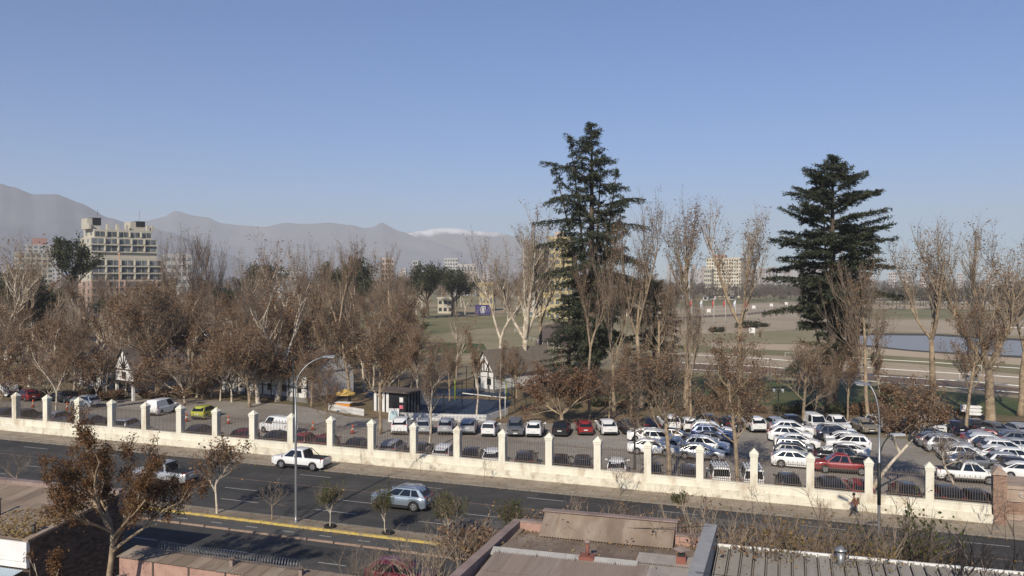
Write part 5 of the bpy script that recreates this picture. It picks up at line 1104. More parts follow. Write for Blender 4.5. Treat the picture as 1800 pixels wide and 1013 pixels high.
sh = dict(bl=BL(91, 3.2, .08, .06, 9, (.3, 1.0), .45, 6, .3, 6, .2, 4, .1, .05, 2600, .1, m_bark, m_twig_pale, wob=.15, twr=.009),
          br=BL(92, 4.6, .3, .06, 5, (.4, .9), .4, 5, .26, 4, .16, 5, .09, .04, 700, .09, m_bark_pale, m_twig_pale, wob=.2, twr=.008),
          ye=BL(93, 4.2, .15, .06, 8, (.35, 1.0), .45, 7, .28, 6, .18, 5, .09, .04, 1700, .075, m_bark, m_twig, m_leaf_yell, wob=.18, twr=.008),
          gr=BL(94, 4.8, .2, .05, 6, (.2, .7), .45, 5, .26, 5, .15, 4, .08, .05, 1000, .09, m_bark, m_twig, m_leaf_green, wob=.15, twr=.008),
          dk=BL(95, 4.2, .12, .09, 8, (.4, 1.15), .5, 6, .3, 5, .2, 5, .1, .03, 0, .1, m_bark_dk, M('black_twig', (.025, .02, .018)), wob=.24, twr=.012),
          pl=BL(96, 3.2, .12, .04, 7, (.3, .9), .5, 5, .3, 5, .2, 4, .1, .05, 120, .1, m_bark_pale, m_twig_pale, wob=.16, twr=.008))
for px, Y, tp, k, lb in near:
    x = gx(px, Y); z = G(x) + .12; tree_obj(sh[k], 'street_shrub', lb, x, Y, z, (top_z(px, tp, x, Y) - z) / sh[k][2], px * .7, None, sxy=1.0 if k != 'bl' else 1.25)
bushb = BL(97, 5, .12, .05, 7, (.2, .75), .5, 5, .3, 4, .22, 3, .1, .04, 0, .1, m_bark_pale, m_twig_pale, wob=.22, twr=.012)
x = gx(745, 40.6); tree_obj(bushb, 'bare_shrub', 'pale bare shrub at the bottom, in front of the red hatchback', x, 40.6, G(x), (top_z(745, 905, x, 40.6) - G(x)) / bushb[2], .4, None)
x = gx(640, 40.4); tree_obj(bushb, 'bare_shrub', 'reddish bare shrub at the bottom, left of the red hatchback', x, 40.4, G(x), (top_z(640, 950, x, 40.4) - G(x)) / bushb[2], 2.4, None, sxy=1.1)
x = gx(520, 40.2); tree_obj(bushb, 'bare_shrub', 'small bare shrub at the bottom edge above the yard wall end', x, 40.2, G(x), (top_z(530, 985, x, 40.2) - G(x)) / bushb[2], 4.0, None)
thin = BL(98, 2.6, .6, .022, 3, (.2, .8), .35, 3, .2, 3, .12, 3, .07, .05, 0, .1, m_bark_dk, m_twig, wob=.2, twr=.008)
for px, py, tp, lb in ((634, 828, 795, 'thin sapling on the far pavement above the blue-grey SUV, first'), (740, 838, 797, 'thin sapling on the far pavement beside the shadow-marked pillar'), (850, 848, 806, 'thin sapling on the far pavement left of the twisted one'), (1322, 900, 850, 'leaning whitewashed sapling on the far pavement'),
                       (1742, 940, 850, 'thin twisted sapling before the brick lodge'), (1768, 944, 880, 'straight whitewashed sapling before the brick lodge'), (450, 805, 776, 'thin sapling on the far pavement left of the white pickup')):
    x, y = P(px, py, .14); z = G(x) + .13; tree_obj(thin, 'sapling', lb, x, y, z, (top_z(px, tp, x, y) - z) / thin[2], px * .9)
x, y = P(1088, 872, .14); tree_obj(small_b, 'sapling', 'twisted dark sapling on the far pavement below two parked off-roaders', x, y, G(x) + .13, .62, 1.0)
weed = BL(99, 1.3, .08, .03, 9, (.3, 1.2), .5, 5, .3, 4, .2, 3, .1, .05, 900, .1, m_bark, m_twig, m_leaf_green, wob=.15, twr=.006)
x, y = P(1194, 884, .14); tree_obj(weed, 'weed_bush', 'green weed bush at the pavement edge below the middle of the wall', x, y, G(x) + .1, 1.0, 0)
# dead leaves blown along kerbs, pavement and median
rs_ = np.random.RandomState(21); n = 2600; fx_ = rs_.uniform(-75, 16, n); band_ = rs_.randint(0, 5, n)
fy_ = np.array([66.45, 67.6, 52.1, 50.95, 69.2])[band_] + rs_.normal(size=n) * np.array([.12, .5, .4, .1, .35])[band_]
fz_ = np.array([G(x) for x in fx_]) + np.array([.03, .15, .135, .035, .15])[band_] + rs_.rand(n) * .015
fy_ = np.where(band_ == 1, np.clip(fy_, 66.9, 69.5), fy_); fy_ = np.where(band_ == 4, np.clip(fy_, 67, 69.8), fy_); fy_ = np.where(band_ == 0, np.clip(fy_, 66.0, 66.55), fy_); fy_ = np.where(band_ == 2, np.clip(fy_, 51.5, 52.7), fy_); fy_ = np.where(band_ == 3, np.clip(fy_, 50.6, 51.12), fy_)
b = MB(); b.quads(leaf_quads(np.stack([fx_, fy_, fz_], 1), .13, rs_, flat=3), 0); o = b.build('fallen_leaves', bpy.data.materials['fallen_yellow_leaves']); o['kind'] = 'stuff'
# hedge and undergrowth at the edge of the lawn
hb = [BL(101, 2.6, .05, .08, 9, (.5, 1.3), .5, 6, .3, 5, .15, 4, .1, .03, 2600, .2, m_bark_dk, m_twig, m_ever), BL(102, 3.0, .05, .08, 9, (.5, 1.3), .5, 6, .3, 5, .15, 4, .1, .03, 2000, .2, m_bark_dk, m_twig, m_leaf_brown)]
rg = random.Random(12)
for k in range(16):
    px = 1010 + 690 * k / 15 + rg.uniform(-8, 8); py = 716 + (px - 1010) * .028 + rg.uniform(-4, 4); x, y = P(px, py); i = 1 if rg.random() < .55 else 0
    tree_obj(hb[i], 'shrub', 'dull green shrub in the hedge along the lawn' if not i else 'brown shrub in the hedge along the lawn', x, y, G(x), rg.uniform(.45, .85), rg.uniform(0, 6), 'green shrubs of the lawn hedge' if not i else 'brown shrubs of the lawn hedge', sxy=1.4)
for k in range(12):
    px = 20 + 330 * k / 11; x, y = P(px, 700 + rg.uniform(-8, 4)); tree_obj(hb[1], 'shrub', 'brown undergrowth shrub by the gabled porch house', x, y, G(x), rg.uniform(.4, .7), rg.uniform(0, 6), 'undergrowth shrubs by the gabled house', sxy=1.4)
for px, py, s in ((1262, 584, .9), (1318, 577, 1.4), (1342, 575, .8)):
    x, y = P(px, py); tree_obj(hb[0], 'shrub', 'dull bush beside the flagpoles on the race course', x, y, G(x), s * 1.0, px, 'bushes by the flagpoles', sxy=1.8)
# palms behind the houses
def palm(seed):
    rg = random.Random(seed); W = MB(); C = MB(); W.tube([(0, 0, -.2), (.1, 0, 3), (.1, .1, 6)], [.35, .28, .26], 8)
    for k in range(46):
        az = k * 2.4; e = rg.uniform(-.5, 1.2); d = Vector((math.cos(az) * math.cos(e), math.sin(az) * math.cos(e), math.sin(e))); p = Vector((.1, .1, 6)); L = rg.uniform(1.8, 2.6)
        for s in range(6):
            q = p + d * L / 6; lat = d.cross(Vector((0, 0, 1))).normalized() * (.42 * math.sin((s + .7) / 6.5 * 3.1)); lat2 = lat * math.sin((s + 1.7) / 6.5 * 3.1) / max(.1, math.sin((s + .7) / 6.5 * 3.1))
            for sg in (1, -1):
                C.poly([p, p + lat * sg - Vector((0, 0, .18)), q + lat2 * sg - Vector((0, 0, .18)), q])
            d = (d - Vector((0, 0, .2))).normalized(); p = q
    return W.mesh('trunk', m_bark_dk), C.mesh('fronds', m_ever), 8
pm = palm(5)
for px, Y, tp, lb in ((506, 150, 556, 'dark palm behind the timbered white house, upper left'), (560, 160, 560, 'dark palm behind the timbered white house, upper right'), (634, 140, 590, 'palm with drooping fronds above the yellow umbrella')): plant(pm, lb, px, Y=Y, top=tp, name='palm_tree', crown='fronds', sxy=1.3)

# ------------------------------------------------------------------ houses and small things inside the grounds
m_timber = M('dark_timber', (.028, .02, .016), rough=.8)
m_wallw = M('white_stucco', (.72, .71, .68), (.62, .6, .56), 1.2, coord='World')
m_roofd = M('brown_shingles', (.11, .085, .07), (.15, .12, .10), 1.5, coord='World', bump=.4, c3=(.075, .06, .05), s3=.4)
m_stone = M('grey_footing', (.22, .2, .18), (.16, .15, .14), 2, coord='World')
def house(label, px, py, w, d, hw_, hr, rot, gable_front=True, porch=False, wins=4, over=.35, roofm=None):
    x, y = P(px, py); t = thing('half_timbered_house', label, 'house', (x, y, G(x)), R(rot), 'half-timbered houses in the grounds')
    MB().box(-w / 2, w / 2, 0, d, -.5, .6).build('footing', m_stone, t)
    MB().box(-w / 2 + .02, w / 2 - .02, .02, d - .02, .6, hw_).build('wall', m_wallw, t)
    th = .14
    if gable_front:
        for nm, yy in (('gable', .0), ('gable', d - .2)): MB().prism([(-w / 2, hw_), (w / 2, hw_), (0, hw_ + hr)], 'y', yy, yy + .2).build(nm, m_wallw, t)
        k = over / (w / 2)
        for s in (1, -1):
            r = MB(); r.hexa([(0, -over, hw_ + hr), (s * (w / 2 + over), -over, hw_ - hr * k), (s * (w / 2 + over), d + over, hw_ - hr * k), (0, d + over, hw_ + hr), (0, -over, hw_ + hr + th), (s * (w / 2 + over), -over, hw_ - hr * k + th), (s * (w / 2 + over), d + over, hw_ - hr * k + th), (0, d + over, hw_ + hr + th)]); recalc(r.build('roof', roofm or m_roofd, t).data)
        bars = [((-w / 2, hw_ + .08), (w / 2, hw_ + .08)), ((0, hw_), (0, hw_ + hr * .95))]
        for s in (1, -1):
            bars += [((s * w * .47, hw_ + .05), (0, hw_ + hr - .08)), ((s * w * .22, hw_), (s * w * .22, hw_ + hr * .53)), ((s * w * .34, hw_ + .05), (s * .05, hw_ + hr * .55)), ((s * w * .10, hw_ + .05), (s * w * .24, hw_ + hr * .5)), ((s * w * .48, .6), (s * w * .48, hw_)), ((s * w * .2, .6), (s * w * .2, hw_))]
        for a, c in bars:
            MB().bar((a[0], -.03, a[1]), (c[0], -.03, c[1]), .17, .08).build('timber', m_timber, t)
    else:
        for s, ya, yb in ((0, -over, d / 2), (1, d / 2, d + over)):
            za, zb2 = (hw_ - hr * over / (d / 2), hw_ + hr) if s == 0 else (hw_ + hr, hw_ - hr * over / (d / 2))
            MB().hexa([(-w / 2 - over, ya, za), (w / 2 + over, ya, za), (w / 2 + over, yb, zb2), (-w / 2 - over, yb, zb2), (-w / 2 - over, ya, za + th), (w / 2 + over, ya, za + th), (w / 2 + over, yb, zb2 + th), (-w / 2 - over, yb, zb2 + th)]).build('roof', roofm or m_roofd, t)
        for s in (-1, 1): MB().prism([(0, hw_), (d, hw_), (d / 2, hw_ + hr)], 'x', s * w / 2 - .1, s * w / 2 + .1).build('gable', m_wallw, t)
        n = int(w / 1.6)
        for i in range(n + 1): xx = -w / 2 + w * i / n; MB().bar((xx, -.03, .6), (xx, -.03, hw_), .14, .08).build('timber', m_timber, t)
        for zz in (hw_ - .08, 1.9): MB().bar((-w / 2, -.04, zz), (w / 2, -.04, zz), .14, .08).build('timber', m_timber, t)
    for i in range(wins):
        xx = -w / 2 + w * (i + .5) / wins; f = MB().box(xx - .5, xx + .5, -.05, .06, 1.15, 2.25).build('window', m_wallw, t); MB().box(xx - .42, xx + .42, -.07, -.04, 1.22, 2.18).build('pane', m_glass, f)
    return t
hA = house('half-timbered house with white walls and a fanned gable over its porch, left', 190, 690, 17, 9, 3.6, 3.2, -18, False, wins=5)
x, y = P(218, 703); t = thing('gabled_porch', 'white gabled porch with fanned black timbers standing on posts, left', 'porch', (x, y, G(x)), R(-18))
MB().prism([(-2.3, 4.1), (2.3, 4.1), (0, 7.0)], 'y', 0, .25).build('gable', m_wallw, t); MB().box(-2.2, 2.2, .02, .2, 2.6, 4.1).build('upper_wall', m_wallw, t)
MB().box(-.5, .5, -.03, .05, 2.85, 3.75).build('window', m_timber, t)
for s in (1, -1):
    MB().box(s * 2.0 - .16, s * 2.0 + .16, 0, .3, -.2, 2.6).build('post', m_wallw, t); r = MB(); r.hexa([(0, -.4, 7.0), (s * 2.9, -.4, 3.5), (s * 2.9, 5, 3.5), (0, 5, 7.0), (0, -.4, 7.14), (s * 2.9, -.4, 3.64), (s * 2.9, 5, 3.64), (0, 5, 7.14)]); recalc(r.build('roof', m_roofd, t).data)
for a in (20, 45, 68, 90, 112, 135, 160):
    c = R(a); L = min(2.6, 1.15 / max(.25, abs(math.cos(c))) if a not in (90,) else 2.5) * (.9 if a in (68, 112) else .8); MB().bar((0, -.04, 4.2), (L * math.cos(c), -.04, 4.2 + L * math.sin(c)), .16, .08).build('timber', m_timber, t)
MB().bar((-2.3, -.05, 4.1), (2.3, -.05, 4.1), .2, .1).build('timber', m_timber, t); MB().box(-2.6, 2.6, -.5, .3, 2.35, 2.6).build('canopy', m_timber, t)
house('white half-timbered house behind pale forked trunks, left of centre', 462, 700, 17, 9, 3.9, 3.0, -14, False, wins=6)
house('small half-timbered house with a steep white gable facing the street and a long brown roof', 851, 690, 4.2, 14, 3.1, 3.1, -24, True, wins=2, roofm=M('tan_shingles', (.19, .16, .13), (.15, .125, .10), 1.2, coord='World', bump=.4))
# low grey annex under the long brown roof
x, y = P(910, 676); t = thing('annex', 'grey-blue low annex with dark openings behind the steep white gable', 'building', (x, y, G(x)), R(-24)); MB().box(-4, 4, 0, 5, -.2, 2.7).build('wall', M('blue_grey_wall', (.2, .21, .23)), t); MB().box(-4.3, 4.3, -.4, 5.4, 2.7, 2.85).build('roof', m_roofd, t)
for i in range(4): MB().box(-3.5 + i * 1.9, -2.3 + i * 1.9, -.04, .05, .5, 2.2).build('opening', m_glass, t)
# striped kiosk
x, y = P(688, 727); t = thing('kiosk', 'black kiosk with white stripes under a flat brown roof, behind the picket fence', 'kiosk', (x, y, G(x)), R(-12))
m_blk = M('black_panel', (.02, .021, .023), rough=.5)
MB().box(-2.9, 2.4, 0, 2.8, -.2, 2.7).build('wall', m_blk, t); MB().box(-3.3, 3.0, -.6, 3.2, 2.7, 2.9).build('roof', m_roofd, t)
for xx in (-2.75, -2.1, -1.45, -.8): MB().box(xx, xx + .4, -.04, .02, 0, 2.65).build('white_strip', m_wallw, t)
for k in range(4): MB().box(2.38, 2.43, .3 + k * .65, .36 + k * .65 + .1, .1, 2.6).build('rib', m_galv, t)
MB().box(.2, 1.1, -.03, .02, 0, 2.1).build('door', m_glass, t); MB().box(1.3, 1.85, -.05, .0, 1.5, 2.1).build('poster', m_wallw, t); MB().box(1.3, 1.85, -.05, .0, .7, 1.15).build('poster', M('pink_poster', (.6, .15, .2)), t)
# picket fences
def picket(label, pts, h=1.0):
    t = thing('picket_fence', label, 'fence', (0, 0, 0), 0, 'white picket fences by the kiosk')
    for (x0, y0), (x1, y1) in zip(pts, pts[1:]):
        L = math.hypot(x1 - x0, y1 - y0); n = max(2, int(L / .16)); b = MB(); d = Vector(((x1 - x0) / L, (y1 - y0) / L, 0)); nn = Vector((-d.y, d.x, 0))
        for i in range(n):
            p = Vector((x0, y0, 0)) + d * (i * L / n); z = G(p.x); a = p + Vector((0, 0, z - .05)); q = d * .10; e = nn * .02
            b.hexa([a, a + q, a + q + e, a + e, a + Vector((0, 0, h)), a + q + Vector((0, 0, h)), a + q + e + Vector((0, 0, h)), a + e + Vector((0, 0, h))])
        o = b.build('pickets', m_wallw, t); o['kind'] = 'stuff'
        for zz in (.3, .75): MB().bar((x0 + nn.x * .05, y0 + nn.y * .05, G(x0) + zz), (x1 + nn.x * .05, y1 + nn.y * .05, G(x1) + zz), .05, .09).build('rail', m_wallw, t)
picket('short white picket fence left of the kiosk, by the yellow umbrella', pp((577, 722), (610, 728), (640, 733)))
picket('long white picket fence before the blue court', pp((686, 738), (740, 740), (800, 742), (855, 743), (893, 730)))
# blue courts with post fence
band('blue_court', m_padel, pp((715, 738), (880, 737)), pp((735, 700), (900, 706)), .14, 4, 10); band('blue_court', m_padel, pp((640, 700), (900, 697)), pp((655, 684), (890, 686)), .15, 4, 10)
t = thing('court_fence', 'dark post-and-rail court enclosure round the blue courts', 'fence')
b = MB(); prev = None
for q in ((780, 737), (812, 718), (835, 705), (860, 708), (888, 717), (905, 722), (900, 700), (860, 690), (820, 685), (790, 690), (765, 700), (740, 712)):
    x, y = P(*q); z = G(x); MB().bar((x, y, z), (x, y, z + 3.6), .09).build('post', m_dark, t)
    if prev: MB().bar((prev[0], prev[1], G(prev[0]) + 3.5), (x, y, z + 3.5), .06).build('rail', m_dark, t); MB().bar((prev[0], prev[1], G(prev[0]) + 1.0), (x, y, z + 1.0), .04).build('rail', m_dark, t)
    prev = (x, y)
b = MB(); a = P(812, 703); c = P(890, 712); b.bar((a[0], a[1], G(a[0]) + .95), (c[0], c[1], G(c[0]) + .95), .05, .12); b.build('net_band', m_wallw, t)
m_lime = M('lime_paint', (.34, .42, .06), rough=.4)
for px, py, tp, lb in ((800, 705, 632, 'lime green curved lamp post over the blue court'), (890, 705, 668, 'lime green post at the right end of the blue court')):
    x, y = P(px, py); z = G(x); h = top_z(px, tp, x, y) - z; t = thing('court_lamp', lb, 'lamp post', (x, y, z)); MB().tube([(0, 0, 0), (0, 0, h * .8), (-.1, 0, h * .92), (-.5, 0, h)], [.1, .08, .07, .06], 8).build('pole', m_lime, t); MB().box(-1.0, -.4, -.15, .15, h - .05, h + .08).build('lamp_head', m_lime, t)
x, y = P(888, 735); t = thing('thin_pole', 'thin white pole at the right end of the picket fence', 'pole', (x, y, G(x))); MB().tube([(0, 0, 0), (0, 0, 5)], .06, 8).build('pole', m_wallw, t); MB().lathe([(.09, 0), (.09, .1), (.02, .16)], 8, (0, 0, 5)).build('finial', m_wallw, t)
# green wind screen of the tennis courts
t = thing('windscreen_fence', 'green windscreen fence of courts far behind the houses', 'fence'); prev = None
for px in (395, 430, 465, 500, 535, 570):
    x, y = P(px, 632); z = G(x); MB().bar((x, y, z), (x, y, z + 3.2), .1).build('post', m_dark, t)
    if prev: b = MB(); b.hexa([(prev[0] + .06, prev[1], G(prev[0]) + .3), (x - .06, y, z + .3), (x - .06, y + .03, z + .3), (prev[0] + .06, prev[1] + .03, G(prev[0]) + .3), (prev[0] + .06, prev[1], G(prev[0]) + 3.0), (x - .06, y, z + 3.0), (x - .06, y + .03, z + 3.0), (prev[0] + .06, prev[1] + .03, G(prev[0]) + 3.0)]); b.build('screen', M('green_mesh_cloth', (.03, .10, .075)), t)
    prev = (x, y)
# yellow umbrella with table, sandwich board, cones
x, y = P(607, 718); t = thing('sun_umbrella', 'yellow sun umbrella by the short picket fence', 'umbrella', (x, y, G(x)))
MB().tube([(0, 0, 0), (0, 0, 2.3)], .03, 6).build('pole', m_wallw, t)
c = MB(); n = 8; c.v = [(0, 0, 2.55)] + [(1.35 * math.cos(i * .7854), 1.35 * math.sin(i * .7854), 1.95) for i in range(8)] + [(1.33 * math.cos(i * .7854), 1.33 * math.sin(i * .7854), 1.78) for i in range(8)]
for i in range(8): j = (i + 1) % 8; c.face((0, 1 + i, 1 + j)); c.face((1 + i, 9 + i, 9 + j, 1 + j))
c.build('canopy', M('yellow_canvas', (.62, .42, .12), (.5, .33, .1), 1), t)
x, y = P(605, 722); t = thing('snack_cart', 'orange cart under the yellow umbrella', 'cart', (x, y, G(x))); MB().box(-1.0, 1.0, -.4, .4, .35, 1.0).build('body', M('orange_paint', (.6, .23, .03)), t); MB().box(-1.1, 1.1, -.5, .5, 1.0, 1.08).build('counter', m_wallw, t)
for s in (-.6, .6): ob('wheel', bpy.data.meshes['wheel'], t, (s, -.42, .3))
x, y = P(693, 742); t = thing('sandwich_board', 'white and teal sandwich board at the left end of the long picket fence', 'sign', (x, y, G(x)), R(8))
for s, nm in ((-1, 'front_panel'), (1, 'back_panel')): MB().hexa([(-.62, s * .45 - .02, 0), (.62, s * .45 - .02, 0), (.62, s * .45 + .02, 0), (-.62, s * .45 + .02, 0), (-.62, s * .04 - .02, 1.6), (.62, s * .04 - .02, 1.6), (.62, s * .04 + .02, 1.6), (-.62, s * .04 + .02, 1.6)]).build(nm, m_wallw, t)
MB().hexa([(-.5, -.43, .3), (.5, -.43, .3), (.5, -.40, .3), (-.5, -.40, .3), (-.5, -.17, 1.3), (.5, -.17, 1.3), (.5, -.14, 1.3), (-.5, -.14, 1.3)]).build('print', M('teal_print', (.25, .42, .44), (.5, .55, .55), 3), t)
m_cone = M('cone_orange', (.62, .09, .03), rough=.5)
for px, py, lb in ((58, 717, 'orange traffic cone on the drive, leftmost'), (118, 722, 'orange traffic cone on the drive, second from the left'), (328, 742, 'orange traffic cone left of the yellow-green car'), (402, 746, 'orange traffic cone right of the yellow-green car'), (550, 757, 'red and white traffic cone right of the white van'), (620, 763, 'red and white traffic cone left of the stout fork')):
    x, y = P(px, py); t = thing('traffic_cone', lb, 'cone', (x, y, G(x) + .05), 0, 'traffic cones on the drive'); MB().box(-.24, .24, -.24, .24, 0, .05).build('base', m_clad, t); MB().lathe([(.2, .05), (.05, .95), (.04, .98)], 10).build('body', m_cone, t); MB().lathe([(.152, .38), (.108, .62)], 10).build('band', m_wallw, t)
# direction signs at the right
x, y = P(1693, 745); t = thing('entry_sign', 'small white square sign with a dark letter, left of the arrow boards', 'sign', (x, y, G(x)), R(0)); z = top_z(1693, 722, x, y) - G(x)
MB().tube([(0, 0, 0), (0, 0, z + .6)], .05, 8).build('pole', m_dark, t); MB().box(-.34, .34, -.09, -.05, z - .1, z + .75).build('panel', m_wallw, t)
e = MB(); e.box(-.14, -.06, -.105, -.09, z + .1, z + .6); [e.box(-.06, .14, -.105, -.09, z + q, z + q + .08) for q in (.1, .31, .52)]; e.build('letter', M('dark_red_print', (.12, .03, .03)), t)
x, y = P(1713, 748); t = thing('direction_sign', 'stack of three white arrow boards on a grey post, beside the thick trunk', 'sign', (x, y, G(x))); z = top_z(1713, 730, x, y) - G(x)
MB().tube([(-.5, 0, 0), (-.5, 0, z + 1.5)], .06, 8).build('pole', m_galv, t)
for k in range(3): b = MB(); b.prism([(-.6, z + k * .42), (.62, z + k * .42), (.85, z + k * .42 + .18), (.62, z + k * .42 + .36), (-.6, z + k * .42 + .36)], 'y', -.1, -.06); b.build('arrow_board', m_wallw, t)
# running rails of the race course
m_rail = M('white_rail', (.66, .64, .60), rough=.5)
def rail(label, px, h=1.15, every=6., r=.07):
    pts = [P(a, b_, h) for a, b_ in px]; t = thing('running_rail', label, 'rail', (0, 0, 0), 0, 'white running rails of the race course')
    b = MB(); L = 0; nxt = 0; b.tube([(x, y, G(x) + h) for x, y in pts], r, 6, cap=True)
    b.build('rail', m_rail, t)
    pm_ = bpy.data.meshes.get('rail_post_%d' % int(h * 100))
    if not pm_: pm_ = MB().tube([(0, 0, 0), (0, 0, h - .02)], .04, 5).mesh('rail_post_%d' % int(h * 100), m_rail)
    for (x0, y0), (x1, y1) in zip(pts, pts[1:]):
        l = math.hypot(x1 - x0, y1 - y0); n = max(1, int(l / every))
        for i in range(n): x = x0 + (x1 - x0) * i / n; y = y0 + (y1 - y0) * i / n; ob('rail_post', pm_, t, (x, y, G(x)))
rail('nearest low white running rail along the lawn', ((1180, 648), (1350, 657), (1525, 670), (1710, 684), (1830, 693)), .9, 9)
rail('nearest tall white running rail on the lawn side of the brown track', ((1180, 637), (1350, 645), (1510, 659), (1710, 671), (1830, 682)), 1.5, 7, .095)
rail('white running rail on the inner side of the brown track', ((1180, 622), (1350, 631), (1545, 648), (1687, 657), (1830, 666)), 1.5, 7, .085)
rail('thin white running rail before the pond', ((1380, 620), (1545, 632), (1637, 637), (1725, 643), (1830, 650)), 1.4, 7)
rail('white rail bordering the brown bend behind the steep gable', ((925, 590), (945, 597), (982, 607), (1015, 609)), 1.2, 4, .07)
rail('white rail on the far side of the brown bend', ((905, 580), (945, 566), (985, 561)), 1.2, 4, .07)
rail('far white rail in front of the tree belt, right', ((1490, 525), (1680, 526), (1830, 530)), 1.3, 12, .16)
rail('second far white rail, right', ((1500, 531), (1660, 531), (1830, 535)), 1.3, 12, .16)
rail('white rail on the far bank of the pond', ((1700, 572), (1760, 575), (1830, 578)), 1.3, 8, .12)
rail('dotted white rail on the far bend', ((1180, 558), (1300, 550), (1420, 540)), 1.0, 5, .03)
rail('second dotted white rail on the far bend', ((1240, 546), (1330, 539), (1420, 533)), 1.0, 5, .03)
# flags, boards, billboard
m_fr = M('red_flag_cloth', (.42, .05, .05), (.5, .1, .09), 2); m_fw = M('white_flag_cloth', (.7, .72, .74), (.5, .55, .62), 2)
for px, w_, lb in ((1216, 0, 'red flag on a pole, leftmost of the six on the course'), (1234, 1, 'white flag on a pole, second from the left of six'), (1255, 0, 'red flag on a pole, third from the left of six'), (1275, 0, 'red flag on a pole, fourth from the left of six'), (1293, 1, 'white flag on a pole, fifth from the left of six'), (1313, 0, 'red flag on a pole, rightmost of six')):
    x, y = P(px, 570); z = G(x); h = top_z(px, 526, x, y) - z; t = thing('flagpole', lb, 'flag', (x, y, z), 0, 'flags on the race course'); MB().tube([(0, 0, 0), (0, 0, h)], [.09, .05], 6).build('pole', m_rail, t)
    b = MB(); n = 8
    for i in range(n + 1): s = i / n; b.v += [(-.9 * s + .0, .18 * math.sin(6 * s), h - .1 - 2.2 * s * .7), (-.5 * s, .22 * math.sin(6 * s + .6), h - 1.7 - 1.9 * s)]
    for i in range(n): b.face((2 * i, 2 * i + 2, 2 * i + 3, 2 * i + 1), 0, True)
    fo = b.build('flag', m_fw if w_ else m_fr, t); md = fo.modifiers.new('s', 'SOLIDIFY'); md.thickness = .02
for px, py, lb in ((1246, 552, 'white marker board by the flags'), (1325, 545, 'white marker board, first on the bend'), (1356, 541, 'white marker board, second on the bend'), (1382, 538, 'white marker board, third on the bend'), (1412, 556, 'white board beside the pond cedar'), (1322, 590, 'pale yellow board on the turf near the flags')):
    x, y = P(px, py); t = thing('marker_board', lb, 'board', (x, y, G(x)), 0, 'marker boards on the race course'); MB().box(-.9, .9, -.1, .1, .8, 2.4).build('panel', m_wallw, t)
    for s in (-.7, .7): MB().box(s - .06, s + .06, -.05, .05, 0, .8).build('leg', m_wallw, t)
x, y = P(849, 556); w = (862 - 835) / F * math.hypot(x, y) / 2; zt2 = top_z(849, 536, x, y) - G(x); t = thing('billboard', 'dark violet billboard with a white looped emblem across the turf', 'billboard', (x, y, G(x)), R(24))
MB().box(-w, w, 0, .3, .6, zt2).build('panel', M('violet_print', (.05, .04, .13)), t)
for s in (-.8, .8): MB().box(s * w - .15, s * w + .15, .3, .6, 0, zt2).build('post', m_dark, t)
cz = (zt2 + .6) / 2; hh = (zt2 - .6) * .34
for k in (-1, 0, 1):
    b = MB(); b.tube([(k * w * .17 + w * .13 * math.cos(a) + .25 * math.sin(a) * 1, -.04, cz + hh * math.sin(a)) for a in [i / 20 * 6.2832 for i in range(21)]], .11, 4, cap=False); b.build('emblem_loop', m_wallw, t)
for k in (-.75, -.5, .55, .8): b = MB(); b.bar((k * w - .6, -.03, cz - hh), (k * w + .8, -.03, cz + hh), .1, .04); b.build('emblem_line', m_wallw, t)
